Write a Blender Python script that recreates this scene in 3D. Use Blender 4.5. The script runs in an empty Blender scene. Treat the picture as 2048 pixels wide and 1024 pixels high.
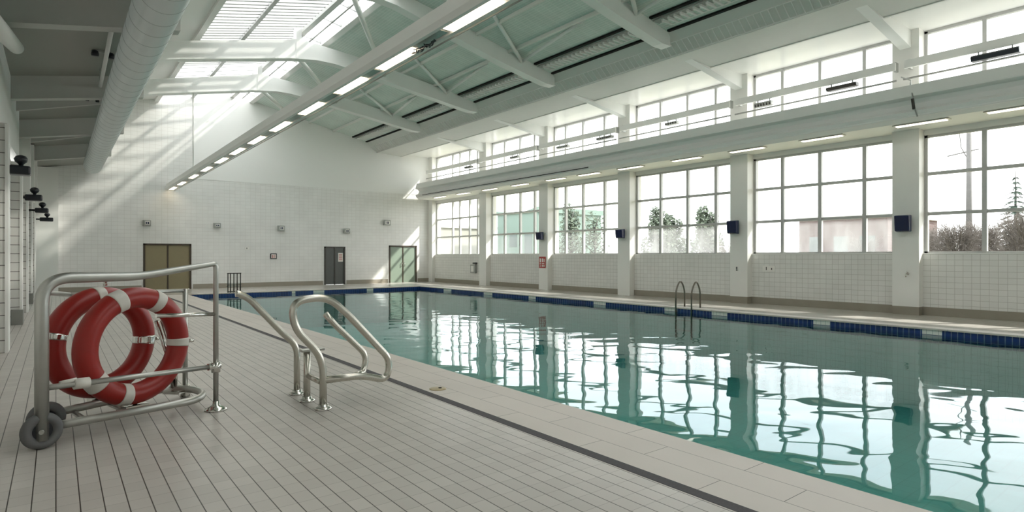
import bpy, bmesh, math, random
from mathutils import Vector, Matrix
random.seed(7)
R = math.radians
sc = bpy.context.scene
COL = sc.collection

# ------------------------------------------------------------------ materials
def new_mat(name):
    m = bpy.data.materials.new(name); m.use_nodes = True
    nt = m.node_tree; nt.nodes.clear()
    out = nt.nodes.new('ShaderNodeOutputMaterial')
    return m, nt, out

def rgba(c): return (c[0], c[1], c[2], 1.0)

def plain(name, col, rough=0.5, metal=0.0, var=0.06, scale=4.0, spec=0.5, bump=0.0):
    """painted / metal / plastic surface with a little procedural unevenness"""
    m, nt, out = new_mat(name)
    b = nt.nodes.new('ShaderNodeBsdfPrincipled')
    b.inputs['Roughness'].default_value = rough
    b.inputs['Metallic'].default_value = metal
    b.inputs['Specular IOR Level'].default_value = spec
    tc = nt.nodes.new('ShaderNodeTexCoord')
    n = nt.nodes.new('ShaderNodeTexNoise'); n.inputs['Scale'].default_value = scale
    n.inputs['Detail'].default_value = 4
    nt.links.new(tc.outputs['Object'], n.inputs['Vector'])
    mx = nt.nodes.new('ShaderNodeMix'); mx.data_type = 'RGBA'
    mx.inputs[6].default_value = rgba([c*(1-var) for c in col])
    mx.inputs[7].default_value = rgba([min(1, c*(1+var)) for c in col])
    nt.links.new(n.outputs['Fac'], mx.inputs[0])
    nt.links.new(mx.outputs[2], b.inputs['Base Color'])
    if bump:
        bp = nt.nodes.new('ShaderNodeBump'); bp.inputs['Strength'].default_value = bump
        bp.inputs['Distance'].default_value = 0.01
        nt.links.new(n.outputs['Fac'], bp.inputs['Height']); nt.links.new(bp.outputs['Normal'], b.inputs['Normal'])
    nt.links.new(b.outputs[0], out.inputs[0])
    return m

def tile(name, axes, w, h, col, mortar, msize=0.005, rough=0.3, var=0.04, offset=0.0, spec=0.5, blotch=0.08, shift=(0, 0), bump=0.25):
    """tiles laid in the plane of two object axes"""
    m, nt, out = new_mat(name)
    b = nt.nodes.new('ShaderNodeBsdfPrincipled')
    b.inputs['Roughness'].default_value = rough
    b.inputs['Specular IOR Level'].default_value = spec
    tc = nt.nodes.new('ShaderNodeTexCoord')
    sp = nt.nodes.new('ShaderNodeSeparateXYZ'); nt.links.new(tc.outputs['Object'], sp.inputs[0])
    cb = nt.nodes.new('ShaderNodeCombineXYZ')
    for k in (0, 1):
        ad = nt.nodes.new('ShaderNodeMath'); ad.operation = 'ADD'; ad.inputs[1].default_value = shift[k] + 60*(w, h)[k]
        nt.links.new(sp.outputs[axes[k]], ad.inputs[0]); nt.links.new(ad.outputs[0], cb.inputs[k])
    br = nt.nodes.new('ShaderNodeTexBrick')
    br.offset = offset; br.squash = 1.0
    br.inputs['Scale'].default_value = 1.0
    br.inputs['Brick Width'].default_value = w
    br.inputs['Row Height'].default_value = h
    br.inputs['Mortar Size'].default_value = msize
    br.inputs['Mortar Smooth'].default_value = 0.1
    br.inputs['Bias'].default_value = 0.0
    br.inputs['Color1'].default_value = rgba([c*(1-var) for c in col])
    br.inputs['Color2'].default_value = rgba([min(1, c*(1+var)) for c in col])
    br.inputs['Mortar'].default_value = rgba(mortar)
    nt.links.new(cb.outputs[0], br.inputs['Vector'])
    n = nt.nodes.new('ShaderNodeTexNoise'); n.inputs['Scale'].default_value = 0.9; n.inputs['Detail'].default_value = 5
    nt.links.new(tc.outputs['Object'], n.inputs['Vector'])
    mx = nt.nodes.new('ShaderNodeMix'); mx.data_type = 'RGBA'; mx.blend_type = 'MULTIPLY'
    mx.inputs[0].default_value = 1.0
    rp = nt.nodes.new('ShaderNodeValToRGB')
    rp.color_ramp.elements[0].color = (1-blotch, 1-blotch, 1-blotch, 1); rp.color_ramp.elements[0].position = 0.3
    rp.color_ramp.elements[1].color = (1, 1, 1, 1); rp.color_ramp.elements[1].position = 0.65
    nt.links.new(n.outputs['Fac'], rp.inputs[0])
    nt.links.new(br.outputs['Color'], mx.inputs[6]); nt.links.new(rp.outputs[0], mx.inputs[7])
    nt.links.new(mx.outputs[2], b.inputs['Base Color'])
    if bump:
        bp = nt.nodes.new('ShaderNodeBump'); bp.inputs['Strength'].default_value = bump; bp.inputs['Distance'].default_value = 0.004
        bp.invert = True
        nt.links.new(br.outputs['Fac'], bp.inputs['Height']); nt.links.new(bp.outputs['Normal'], b.inputs['Normal'])
    nt.links.new(b.outputs[0], out.inputs[0])
    return m

def emit(name, col, s):
    m, nt, out = new_mat(name)
    e = nt.nodes.new('ShaderNodeEmission'); e.inputs[0].default_value = rgba(col); e.inputs[1].default_value = s
    nt.links.new(e.outputs[0], out.inputs[0])
    return m

def glass(name, tint=(0.97, 0.99, 0.98), haze=0.0, hz_z=None):
    """thin window pane: clear, a fresnel reflection, optionally fogged below height hz_z"""
    m, nt, out = new_mat(name)
    t = nt.nodes.new('ShaderNodeBsdfTransparent'); t.inputs[0].default_value = rgba(tint)
    g = nt.nodes.new('ShaderNodeBsdfGlossy'); g.inputs['Roughness'].default_value = 0.01
    ge = nt.nodes.new('ShaderNodeNewGeometry'); prev = nt.nodes.new('ShaderNodeVectorMath'); prev.operation = 'DOT_PRODUCT'
    nt.links.new(ge.outputs['Normal'], prev.inputs[0]); nt.links.new(ge.outputs['Incoming'], prev.inputs[1])
    sock = prev.outputs['Value']
    for op, b_ in (('ABSOLUTE', None), ('SUBTRACT', 1), ('POWER', 5.0), ('MULTIPLY_ADD', 0.95)):   # same reflection from either side of the pane
        md = nt.nodes.new('ShaderNodeMath'); md.operation = op
        if op == 'SUBTRACT': md.inputs[0].default_value = 1.0; nt.links.new(sock, md.inputs[1])
        else:
            nt.links.new(sock, md.inputs[0])
            if b_ is not None: md.inputs[1].default_value = b_
            if op == 'MULTIPLY_ADD': md.inputs[2].default_value = 0.03
        sock = md.outputs[0]
    mx = nt.nodes.new('ShaderNodeMixShader')
    nt.links.new(sock, mx.inputs[0]); nt.links.new(t.outputs[0], mx.inputs[1]); nt.links.new(g.outputs[0], mx.inputs[2])
    last = mx
    if haze:
        tr = nt.nodes.new('ShaderNodeBsdfTranslucent'); tr.inputs[0].default_value = (0.42, 0.43, 0.43, 1)
        mh = nt.nodes.new('ShaderNodeMixShader')
        tc = nt.nodes.new('ShaderNodeTexCoord')
        n = nt.nodes.new('ShaderNodeTexNoise'); n.inputs['Scale'].default_value = 1.6; n.inputs['Detail'].default_value = 6
        mp = nt.nodes.new('ShaderNodeMapping'); mp.inputs['Scale'].default_value = (1, 1.6, 0.5)
        nt.links.new(tc.outputs['Object'], mp.inputs[0]); nt.links.new(mp.outputs[0], n.inputs['Vector'])
        sp = nt.nodes.new('ShaderNodeSeparateXYZ'); nt.links.new(tc.outputs['Object'], sp.inputs[0])
        mr = nt.nodes.new('ShaderNodeMapRange'); mr.inputs[1].default_value = hz_z; mr.inputs[2].default_value = hz_z-0.25
        mr.inputs[3].default_value = 0.0; mr.inputs[4].default_value = haze
        nt.links.new(sp.outputs[2], mr.inputs[0])
        mu = nt.nodes.new('ShaderNodeMath'); mu.operation = 'MULTIPLY'
        mr2 = nt.nodes.new('ShaderNodeMapRange'); mr2.inputs[1].default_value = 0.3; mr2.inputs[2].default_value = 0.7
        mr2.inputs[3].default_value = 0.45; mr2.inputs[4].default_value = 1.0
        nt.links.new(n.outputs['Fac'], mr2.inputs[0])
        nt.links.new(mr.outputs[0], mu.inputs[0]); nt.links.new(mr2.outputs[0], mu.inputs[1])
        nt.links.new(mu.outputs[0], mh.inputs[0]); nt.links.new(mx.outputs[0], mh.inputs[1]); nt.links.new(tr.outputs[0], mh.inputs[2])
        last = mh
    nt.links.new(last.outputs[0], out.inputs[0])
    return m

def skylight_glass():
    m, nt, out = new_mat('skylight_glazing')
    t = nt.nodes.new('ShaderNodeBsdfTransparent'); t.inputs[0].default_value = (0.80, 0.81, 0.80, 1)
    tr = nt.nodes.new('ShaderNodeBsdfTranslucent'); tr.inputs[0].default_value = (0.75, 0.75, 0.73, 1)
    n = nt.nodes.new('ShaderNodeTexNoise'); n.inputs['Scale'].default_value = 2.0
    tc = nt.nodes.new('ShaderNodeTexCoord'); nt.links.new(tc.outputs['Object'], n.inputs['Vector'])
    mr = nt.nodes.new('ShaderNodeMapRange'); mr.inputs[3].default_value = 0.5; mr.inputs[4].default_value = 0.75
    nt.links.new(n.outputs['Fac'], mr.inputs[0])
    mx = nt.nodes.new('ShaderNodeMixShader')
    nt.links.new(mr.outputs[0], mx.inputs[0]); nt.links.new(t.outputs[0], mx.inputs[1]); nt.links.new(tr.outputs[0], mx.inputs[2])
    nt.links.new(mx.outputs[0], out.inputs[0])
    return m

def water_mat():
    m, nt, out = new_mat('pool_water')
    t = nt.nodes.new('ShaderNodeBsdfTransparent'); t.inputs[0].default_value = (0.52, 0.86, 0.82, 1)
    g = nt.nodes.new('ShaderNodeBsdfGlossy'); g.inputs['Roughness'].default_value = 0.015
    g.inputs['Color'].default_value = (0.86, 0.93, 0.97, 1)
    fr = nt.nodes.new('ShaderNodeFresnel'); fr.inputs[0].default_value = 1.33
    mx = nt.nodes.new('ShaderNodeMixShader')
    tc = nt.nodes.new('ShaderNodeTexCoord')
    m0 = nt.nodes.new('ShaderNodeMapping'); m0.inputs['Rotation'].default_value = (0, 0, R(37.8))
    mp = nt.nodes.new('ShaderNodeMapping'); mp.inputs['Scale'].default_value = (0.9, 1.25, 1)
    nt.links.new(tc.outputs['Object'], m0.inputs[0]); nt.links.new(m0.outputs[0], mp.inputs[0])
    n1 = nt.nodes.new('ShaderNodeTexNoise'); n1.inputs['Scale'].default_value = 1.45; n1.inputs['Detail'].default_value = 1.0
    n1.inputs['Roughness'].default_value = 0.25; n1.inputs['Distortion'].default_value = 0.4
    nt.links.new(mp.outputs[0], n1.inputs['Vector'])
    n2 = nt.nodes.new('ShaderNodeTexNoise'); n2.inputs['Scale'].default_value = 0.22; n2.inputs['Detail'].default_value = 2
    nt.links.new(tc.outputs['Object'], n2.inputs['Vector'])
    mr = nt.nodes.new('ShaderNodeMapRange'); mr.inputs[1].default_value = 0.35; mr.inputs[2].default_value = 0.65
    mr.inputs[3].default_value = 0.45; mr.inputs[4].default_value = 1.25
    nt.links.new(n2.outputs['Fac'], mr.inputs[0])
    mu = nt.nodes.new('ShaderNodeMath'); mu.operation = 'MULTIPLY'
    nt.links.new(n1.outputs['Fac'], mu.inputs[0]); nt.links.new(mr.outputs[0], mu.inputs[1])
    bp = nt.nodes.new('ShaderNodeBump'); bp.inputs['Strength'].default_value = 1.0; bp.inputs['Distance'].default_value = 0.010
    nt.links.new(mu.outputs[0], bp.inputs['Height'])
    nt.links.new(bp.outputs[0], g.inputs['Normal']); nt.links.new(bp.outputs[0], fr.inputs['Normal'])
    nt.links.new(fr.outputs[0], mx.inputs[0]); nt.links.new(t.outputs[0], mx.inputs[1]); nt.links.new(g.outputs[0], mx.inputs[2])
    nt.links.new(mx.outputs[0], out.inputs[0])
    return m

def deck_mat():
    m = tile('deck_tiles', (0, 1), 0.12, 0.17, (0.555, 0.52, 0.48), (0.22, 0.20, 0.18), 0.0014, rough=0.34, var=0.05, spec=0.45)
    nt = m.node_tree
    br = [n for n in nt.nodes if n.type == 'TEX_BRICK'][0]; bs = [n for n in nt.nodes if n.type == 'BSDF_PRINCIPLED'][0]
    b2 = nt.nodes.new('ShaderNodeTexBrick'); b2.offset = 0.0
    for k, v in (('Scale', 1.0), ('Brick Width', 0.12), ('Row Height', 5000.0), ('Mortar Size', 0.0036), ('Mortar Smooth', 0.1)): b2.inputs[k].default_value = v
    b2.inputs['Color1'].default_value = b2.inputs['Color2'].default_value = (1, 1, 1, 1); b2.inputs['Mortar'].default_value = (0.13, 0.12, 0.11, 1)
    nt.links.new(br.inputs['Vector'].links[0].from_socket, b2.inputs['Vector'])
    mx = nt.nodes.new('ShaderNodeMix'); mx.data_type = 'RGBA'; mx.blend_type = 'MULTIPLY'; mx.inputs[0].default_value = 1.0
    old = bs.inputs['Base Color'].links[0].from_socket
    nt.links.new(old, mx.inputs[6]); nt.links.new(b2.outputs['Color'], mx.inputs[7]); nt.links.new(mx.outputs[2], bs.inputs['Base Color'])
    return m

M = {}
M['deck'] = deck_mat()
M['deck_far'] = tile('deck_tiles_pale', (0, 1), 0.16, 0.16, (0.58, 0.55, 0.51), (0.40, 0.38, 0.35), 0.004, rough=0.2, var=0.03, spec=0.5)
M['coping'] = tile('coping_slabs', (1, 0), 1.12, 0.30, (0.61, 0.56, 0.51), (0.13, 0.12, 0.11), 0.0028, rough=0.5, var=0.02, shift=(0.36, 0.27), offset=0.6)
M['drain'] = plain('slot_drain_dark', (0.055, 0.05, 0.055), 0.7, var=0.35, scale=60)
M['wt_x'] = tile('white_tiles_side', (1, 2), 0.175, 0.145, (0.80, 0.79, 0.76), (0.52, 0.50, 0.46), 0.0042, rough=0.22, var=0.025)
M['wt_y'] = tile('white_tiles_end', (0, 2), 0.24, 0.17, (0.80, 0.795, 0.77), (0.66, 0.645, 0.61), 0.005, rough=0.3, var=0.02)
M['wt_left'] = tile('grey_tiles_pier', (0, 2), 50, 0.2, (0.70, 0.69, 0.66), (0.18, 0.17, 0.16), 0.008, rough=0.4, var=0.0, shift=(25, 0))
M['wt_leftx'] = tile('grey_tiles_wall', (1, 2), 90, 0.2, (0.66, 0.66, 0.63), (0.18, 0.17, 0.16), 0.008, rough=0.4, var=0.0, shift=(25, 0))
M['white'] = plain('white_paint', (0.82, 0.815, 0.79), 0.5, var=0.02, scale=0.8)
M['wallup'] = plain('white_plaster', (0.82, 0.82, 0.795), 0.6, var=0.02, scale=0.6)
M['pillar'] = plain('pillar_paint', (0.82, 0.812, 0.78), 0.42, var=0.025, scale=1.2)
M['soffit'] = plain('gloss_soffit_paint', (0.85, 0.845, 0.82), 0.28, var=0.02)
M['beam'] = plain('roof_frame_paint', (0.83, 0.835, 0.81), 0.42, var=0.02)
M['panel'] = plain('bulkhead_paint', (0.70, 0.70, 0.66), 0.5, var=0.03)
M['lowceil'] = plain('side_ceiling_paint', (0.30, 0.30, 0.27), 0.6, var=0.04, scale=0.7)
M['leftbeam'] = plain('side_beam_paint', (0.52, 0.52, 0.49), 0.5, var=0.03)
M['deckroof'] = tile('perforated_roof_deck', (1, 0), 0.30, 0.09, (0.64, 0.73, 0.67), (0.76, 0.82, 0.77), 0.012, rough=0.55, var=0.02, blotch=0.14)
M['baseb'] = plain('brown_baseboard', (0.30, 0.27, 0.22), 0.45, var=0.1)
M['band'] = tile('blue_waterline_tiles', (1, 2), 0.11, 0.5, (0.008, 0.035, 0.17), (0.22, 0.28, 0.40), 0.006, rough=0.15, var=0.15, shift=(0, 0.2))
M['bandx'] = tile('blue_waterline_tiles_end', (0, 2), 0.11, 0.5, (0.012, 0.05, 0.21), (0.06, 0.12, 0.28), 0.006, rough=0.15, var=0.15, shift=(0, 0.2))
M['basin'] = tile('pool_basin_tiles', (0, 1), 0.25, 0.25, (0.30, 0.58, 0.55), (0.27, 0.52, 0.49), 0.01, rough=0.5, var=0.02)
M['basin_wall'] = tile('pool_wall_tiles', (1, 2), 0.11, 0.16, (0.50, 0.70, 0.66), (0.36, 0.55, 0.52), 0.006, rough=0.4, var=0.02)
M['marker'] = tile('white_marker_tiles', (1, 2), 0.11, 0.5, (0.80, 0.80, 0.76), (0.45, 0.48, 0.47), 0.006, rough=0.2, var=0.02, shift=(0, 0.2))
M['frame'] = plain('grey_window_metal', (0.50, 0.50, 0.49), 0.4, 0.2, var=0.05)
M['framew'] = plain('pale_window_metal', (0.66, 0.66, 0.64), 0.4, 0.1, var=0.03)
M['glass'] = glass('window_glass')
M['glass_fog'] = glass('fogged_window_glass', haze=0.50, hz_z=2.72)
M['glass_fog2'] = glass('lightly_fogged_window_glass', haze=0.25, hz_z=2.72)
M['sky'] = skylight_glass()
M['water'] = water_mat()
M['duct'] = plain('duct_paint', (0.72, 0.75, 0.75), 0.36, 0.15, var=0.03, scale=1.5)
M['ductseam'] = plain('duct_seam', (0.36, 0.38, 0.38), 0.5, 0.2)
M['steel'] = plain('brushed_steel', (0.62, 0.60, 0.54), 0.27, 1.0, var=0.1, scale=12)
M['steel_dull'] = plain('dull_steel', (0.50, 0.50, 0.47), 0.36, 0.9, var=0.1, scale=10)
M['chrome'] = plain('worn_chrome', (0.72, 0.71, 0.67), 0.14, 1.0, var=0.08, scale=14)
M['darksteel'] = plain('dark_steel', (0.07, 0.065, 0.06), 0.35, 0.7, var=0.15)
M['ladder'] = plain('dark_bronze_steel', (0.20, 0.18, 0.15), 0.35, 0.9, var=0.2)
M['rubber'] = plain('grey_rubber', (0.13, 0.13, 0.13), 0.6, var=0.1)
M['red'] = plain('red_plastic', (0.33, 0.017, 0.012), 0.36, var=0.10, scale=3)
M['bandw'] = plain('white_strap', (0.72, 0.69, 0.63), 0.45, var=0.06)
M['navy'] = plain('navy_plastic', (0.006, 0.012, 0.055), 0.22, var=0.2)
M['black'] = plain('black_plastic', (0.012, 0.014, 0.02), 0.3, var=0.2)
M['gap'] = plain('black_gap', (0.004, 0.004, 0.004), 0.9)
M['lampw'] = emit('warm_lamp', (1.0, 0.84, 0.62), 6.0)
M['lampside'] = emit('warm_soffit_lamp', (1.0, 0.90, 0.74), 3.2)
M['doorfr'] = plain('dark_brown_frame', (0.05, 0.035, 0.022), 0.4, var=0.1)
M['doorbeige'] = plain('olive_beige_door', (0.25, 0.21, 0.12), 0.5, var=0.06)
M['doordark'] = plain('charcoal_door', (0.10, 0.105, 0.10), 0.4, var=0.08)
M['doorgreen'] = plain('grey_green_door', (0.24, 0.30, 0.24), 0.4, var=0.05)
M['greybox'] = plain('grey_box', (0.33, 0.34, 0.32), 0.4, var=0.06)
M['paper'] = plain('paper', (0.80, 0.78, 0.74), 0.7, var=0.03)
M['redsign'] = plain('red_sign', (0.42, 0.045, 0.04), 0.5, var=0.05)
M['plinth'] = plain('grey_plinth', (0.24, 0.24, 0.22), 0.5, var=0.06)
M['concrete'] = plain('concrete', (0.45, 0.45, 0.43), 0.8, var=0.1)
M['grassy'] = plain('winter_ground', (0.25, 0.24, 0.16), 0.9, var=0.25, scale=0.4)
M['leaf'] = plain('pale_leaves', (0.10, 0.125, 0.085), 0.8, var=0.3, scale=2)
M['leafd'] = plain('conifer_needles', (0.035, 0.06, 0.04), 0.8, var=0.3, scale=2)
M['twig'] = plain('brown_twigs', (0.15, 0.13, 0.115), 0.85, var=0.25, scale=3)
M['bark'] = plain('bark', (0.13, 0.125, 0.12), 0.9, var=0.2, scale=5)
M['brick'] = tile('brick_facade', (1, 2), 0.5, 0.2, (0.105, 0.060, 0.058), (0.13, 0.10, 0.095), 0.02, rough=0.8, var=0.1, bump=0)
M['greenish'] = plain('green_cladding', (0.15, 0.21, 0.18), 0.6, var=0.05)
M['beigewall'] = plain('beige_render', (0.30, 0.29, 0.25), 0.7, var=0.05)
M['darkglass'] = plain('dark_glass', (0.10, 0.13, 0.13), 0.1, var=0.1)
M['leftglass'] = plain('pale_green_glazing', (0.40, 0.52, 0.48), 0.12, var=0.08)

# ------------------------------------------------------------------ mesh collector
class MB:
    def __init__(s): s.v = []; s.f = []; s.sm = []
    def add(s, vs, fs, smooth=False):
        o = len(s.v); s.v += [tuple(v) for v in vs]
        for f in fs: s.f.append(tuple(o+i for i in f)); s.sm.append(smooth)
        return s
    def box(s, x0, x1, y0, y1, z0, z1, mat=None):
        vs = [Vector((x, y, z)) for x in (x0, x1) for y in (y0, y1) for z in (z0, z1)]
        if mat: vs = [mat @ v for v in vs]
        return s.add(vs, [(0, 1, 3, 2), (4, 6, 7, 5), (0, 4, 5, 1), (2, 3, 7, 6), (0, 2, 6, 4), (1, 5, 7, 3)])
    def prism(s, poly, a0, a1, axis='y'):
        """closed outline extruded along an axis; outline in the other two axes (x,z), (y,z) or (x,y)"""
        n = len(poly)
        def P(p, a): return {'y': (p[0], a, p[1]), 'x': (a, p[0], p[1]), 'z': (p[0], p[1], a)}[axis]
        vs = [P(p, a0) for p in poly] + [P(p, a1) for p in poly]
        fs = [(i, (i+1) % n, n+(i+1) % n, n+i) for i in range(n)] + [tuple(range(n)), tuple(range(2*n-1, n-1, -1))]
        return s.add(vs, fs)
    def tube(s, pts, r, n=12, closed=False, caps=True, flat=1.0):
        pts = [Vector(p) for p in pts]; m = len(pts)
        rr = r if isinstance(r, (list, tuple)) else [r]*m
        def tan(i):
            if closed: return (pts[(i+1) % m]-pts[i-1]).normalized()
            a = pts[max(0, i-1)]; b = pts[min(m-1, i+1)]
            return (b-a).normalized()
        t0 = tan(0); up = Vector((0, 0, 1)) if abs(t0.z) < 0.9 else Vector((1, 0, 0))
        nrm = (up - t0*up.dot(t0)).normalized()
        vs = []; prev = t0
        for i in range(m):
            t = tan(i)
            nrm = (nrm - t*nrm.dot(t)).normalized(); bn = t.cross(nrm)
            for k in range(n):
                a = 2*math.pi*k/n
                vs.append(pts[i] + nrm*(math.cos(a)*rr[i]*flat) + bn*(math.sin(a)*rr[i]))
        fs = []
        for i in range(m if closed else m-1):
            j = (i+1) % m
            for k in range(n):
                l = (k+1) % n
                fs.append((i*n+k, i*n+l, j*n+l, j*n+k))
        s.add(vs, fs, True)
        if caps and not closed:
            o = len(s.v)-m*n
            s.f.append(tuple(o+k for k in range(n-1, -1, -1))); s.sm.append(False)
            s.f.append(tuple(o+(m-1)*n+k for k in range(n))); s.sm.append(False)
        return s
    def cyl(s, p0, p1, r, n=20, r1=None): return s.tube([p0, p1], [r, r if r1 is None else r1], n)
    def torus(s, c, u, w, Rm, r, n=48, k=18, a0=0, a1=360, grow=0.0):
        """ring around centre c in the plane of unit vectors u,w"""
        c = Vector(c); full = (a1-a0) >= 360
        m = n if full else max(3, int(n*(a1-a0)/360)+1)
        pts = []
        for i in range(m):
            a = R(a0 + (a1-a0)*i/(m if full else m-1))
            pts.append(c + u*(math.cos(a)*Rm) + w*(math.sin(a)*Rm))
        return s.tube(pts, r+grow, k, closed=full)
    def lathe(s, c, prof, n=28):
        vs = []; m = len(prof)
        for r, z in prof:
            for k in range(n):
                a = 2*math.pi*k/n; vs.append((c[0]+r*math.cos(a), c[1]+r*math.sin(a), c[2]+z))
        fs = [(i*n+k, i*n+(k+1) % n, (i+1)*n+(k+1) % n, (i+1)*n+k) for i in range(m-1) for k in range(n)]
        return s.add(vs, fs + [tuple(range(n-1, -1, -1)), tuple((m-1)*n+k for k in range(n))], True)
    def build(s, name, mat, parent=None, bevel=0.0):
        off = Vector((0, 0, 0))
        p = parent
        while p is not None: off += p.location; p = p.parent
        me = bpy.data.meshes.new(name)
        me.from_pydata([(v[0]-off.x, v[1]-off.y, v[2]-off.z) for v in s.v], [], s.f)
        me.polygons.foreach_set('use_smooth', s.sm)
        me.update()
        bm = bmesh.new(); bm.from_mesh(me); bmesh.ops.recalc_face_normals(bm, faces=bm.faces); bm.to_mesh(me); bm.free()
        me.materials.append(mat)
        o = bpy.data.objects.new(name, me); COL.objects.link(o)
        if parent is not None: o.parent = parent
        if bevel:
            md = o.modifiers.new('Bevel', 'BEVEL'); md.width = bevel; md.segments = 2; md.limit_method = 'ANGLE'
        return o

def tag(o, label, cat, group=None, kind=None):
    o['label'] = label; o['category'] = cat
    if group: o['group'] = group
    o['kind'] = kind or 'thing'
    return o

def root(name, loc, label, cat, group=None, kind=None):
    o = bpy.data.objects.new(name, None); COL.objects.link(o); o.location = loc
    o.empty_display_size = 0.1
    return tag(o, label, cat, group, kind)

def boxes(name, mat, parent, lst, bevel=0.0):
    return [MB().box(*b).build(name, mat, parent, bevel) for b in lst]

def struct(name, mb, mat, label, cat, bevel=0.0):
    return tag(mb.build(name, mat, None, bevel), label, cat, None, 'structure')

def smooth_path(pts, rad=0.1, seg=6):
    """polyline with rounded corners"""
    pts = [Vector(p) for p in pts]; out = [pts[0]]
    for i in range(1, len(pts)-1):
        a, b, c = pts[i-1], pts[i], pts[i+1]
        r = rad[i] if isinstance(rad, (list, tuple)) else rad
        d1 = (a-b); d2 = (c-b); l = min(r, d1.length*0.49, d2.length*0.49)
        p = b + d1.normalized()*l; q = b + d2.normalized()*l
        for k in range(seg+1):
            t = k/seg
            out.append(p*(1-t)**2 + b*2*t*(1-t) + q*t*t)
    out.append(pts[-1])
    return out

ORD = ['first', 'second', 'third', 'fourth', 'fifth', 'sixth', 'seventh']

# ------------------------------------------------------------------ camera
cam = bpy.data.cameras.new('camera'); co = bpy.data.objects.new('camera', cam); COL.objects.link(co)
cam.sensor_width = 36; cam.lens = 36*1176/2048
cam.clip_end = 400
co.location = (0, 0, 1.55); co.rotation_euler = (R(90), 0, R(-37.8))
sc.camera = co

# ------------------------------------------------------------------ shell
YB = 31.2; YF = -7.0
XL, XP0, XP1, XR = -0.8, 4.2, 14.75, 18.0
YP0, YP1 = -4.0, 26.7
WZ = -0.13

struct('floor_left', MB().box(-1.0, 3.26, YF, YB, -0.3, 0), M['deck'], 'grey tiled deck along the left side of the pool', 'floor')
struct('trim_drain', MB().box(3.26, 3.36, YF, YP1+0.45, -0.3, 0.002), M['drain'], 'dark slot drain strip between the deck tiles and the coping', 'drain')
struct('floor_coping', MB().box(3.36, XP0, YF, YP1, -0.3, 0), M['coping'], 'beige stone coping slabs on the left edge of the pool', 'coping', 0.0)
f = MB(); f.box(3.26, 18.3, YP1, YB, -0.3, 0.0)
f.box(XP1, 18.3, YF, YP1, -0.3, 0.0); f.box(XP0, XP1, YF, YP0, -0.3, 0)
struct('floor_far', f, M['deck_far'], 'pale tiled deck along the far end and the window side of the pool', 'floor')
b = MB(); b.box(XP0-0.3, XP1+0.3, YP0-0.3, YP1+0.3, -2.0, -1.7)
struct('floor_pool', b, M['basin'], 'turquoise tiled pool floor under the water', 'pool floor')
b = MB(); b.box(XP0-0.3, XP0, YP0, YP1, -1.75, -0.3); b.box(XP1, XP1+0.3, YP0, YP1, -1.75, -0.3)
b.box(XP0-0.3, XP1+0.3, YP1, YP1+0.3, -1.75, -0.3); b.box(XP0-0.3, XP1+0.3, YP0-0.3, YP0, -1.75, -0.3)
struct('wall_pool', b, M['basin_wall'], 'pale aqua tiled side walls of the pool below the waterline', 'pool wall')
w = MB(); w.add([(XP0, YP0, WZ), (XP1, YP0, WZ), (XP1, YP1, WZ), (XP0, YP1, WZ)], [(0, 1, 2, 3)])
tag(w.build('pool_water', M['water']), 'turquoise pool water with wavering window reflections', 'water', None, 'structure')

# waterline band
struct('trim_1', MB().box(XP1-0.012, XP1+0.02, YP0, YP1, -0.30, -0.022), M['band'], 'navy waterline tile band below the window side deck', 'tile band')
struct('trim_2', MB().box(XP0, XP1-0.012, YP1-0.012, YP1+0.02, -0.30, -0.022), M['bandx'], 'navy waterline tile band at the far end of the pool', 'tile band')
struct('trim_3', MB().box(XP1-0.05, XP1+0.35, YP0, YP1+0.05, -0.022, 0.012), M['coping'], 'thin stone lip over the window side tile band', 'coping')
struct('trim_4', MB().box(XP0, XP1-0.05, YP1-0.05, YP1+0.35, -0.022, 0.012), M['coping'], 'thin stone lip over the far end tile band', 'coping')
mk = [(4.23, 4.59), (6.5, 6.89), (9.24, 9.73), (10.91, 11.37), (13.81, 14.37), (17.49, 17.92), (20.38, 21.01), (23.67, 24.35)]
for i, (a, c) in enumerate(mk):
    o = MB().box(XP1-0.02, XP1-0.0125, a, c, -0.125, -0.024).build('depth_marker', M['marker'])
    tag(o, 'white tile marker in the navy band under the windows, %s from the near end' % ORD[i] if i < 7 else 'white tile marker in the navy band under the windows, farthest from the camera', 'tile marker', 'white markers in the window side band')
for i, (a, c) in enumerate([(8.3, 8.45), (9.26, 9.76), (11.84, 12.17)]):
    o = MB().box(a, c, YP1-0.02, YP1-0.0125, -0.125, -0.024).build('depth_marker', M['marker'])
    tag(o, 'white tile marker in the far end navy band, ' + ['small one nearest the handrails', 'middle of three', 'beside the reflection of the green door'][i], 'tile marker', 'white markers in the far end band')

# end wall (roof-shaped outline), three door openings left as shallow recesses
def roofz(x):
    if x < 1.6: return 5.2 + 0.18*(x+0.6)
    if x < 6.83: return 8.74 - 0.24*(3.68-x)
    return 9.5 - 0.22*(x-6.83)
doors = [(3.12, 5.05, 2.12, 'beige'), (11.41, 12.58, 2.06, 'dark'), (15.21, 17.0, 2.16, 'green')]
bw = MB()
xs = [-1.0, 3.12, 5.05, 11.41, 12.58, 15.21, 17.0, 18.4]
tops = {0: 5.2, 1: 2.12}
for i in range(7):
    x0, x1 = xs[i], xs[i+1]
    z0 = {1: 2.12, 3: 2.06, 5: 2.16}.get(i, 0)
    bw.box(x0, x1, YB, YB+0.3, z0, 5.2)
bw.prism([(-1.0, 5.2), (5.1, 5.2), (5.1, 9.3), (3.68, 9.0), (1.6, 8.5), (1.6, 6.0), (-1.0, 5.6)], YB, YB+0.3)
struct('wall_back', bw, M['wt_y'], 'white tiled end wall beyond the pool with three double doors', 'wall')
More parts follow.
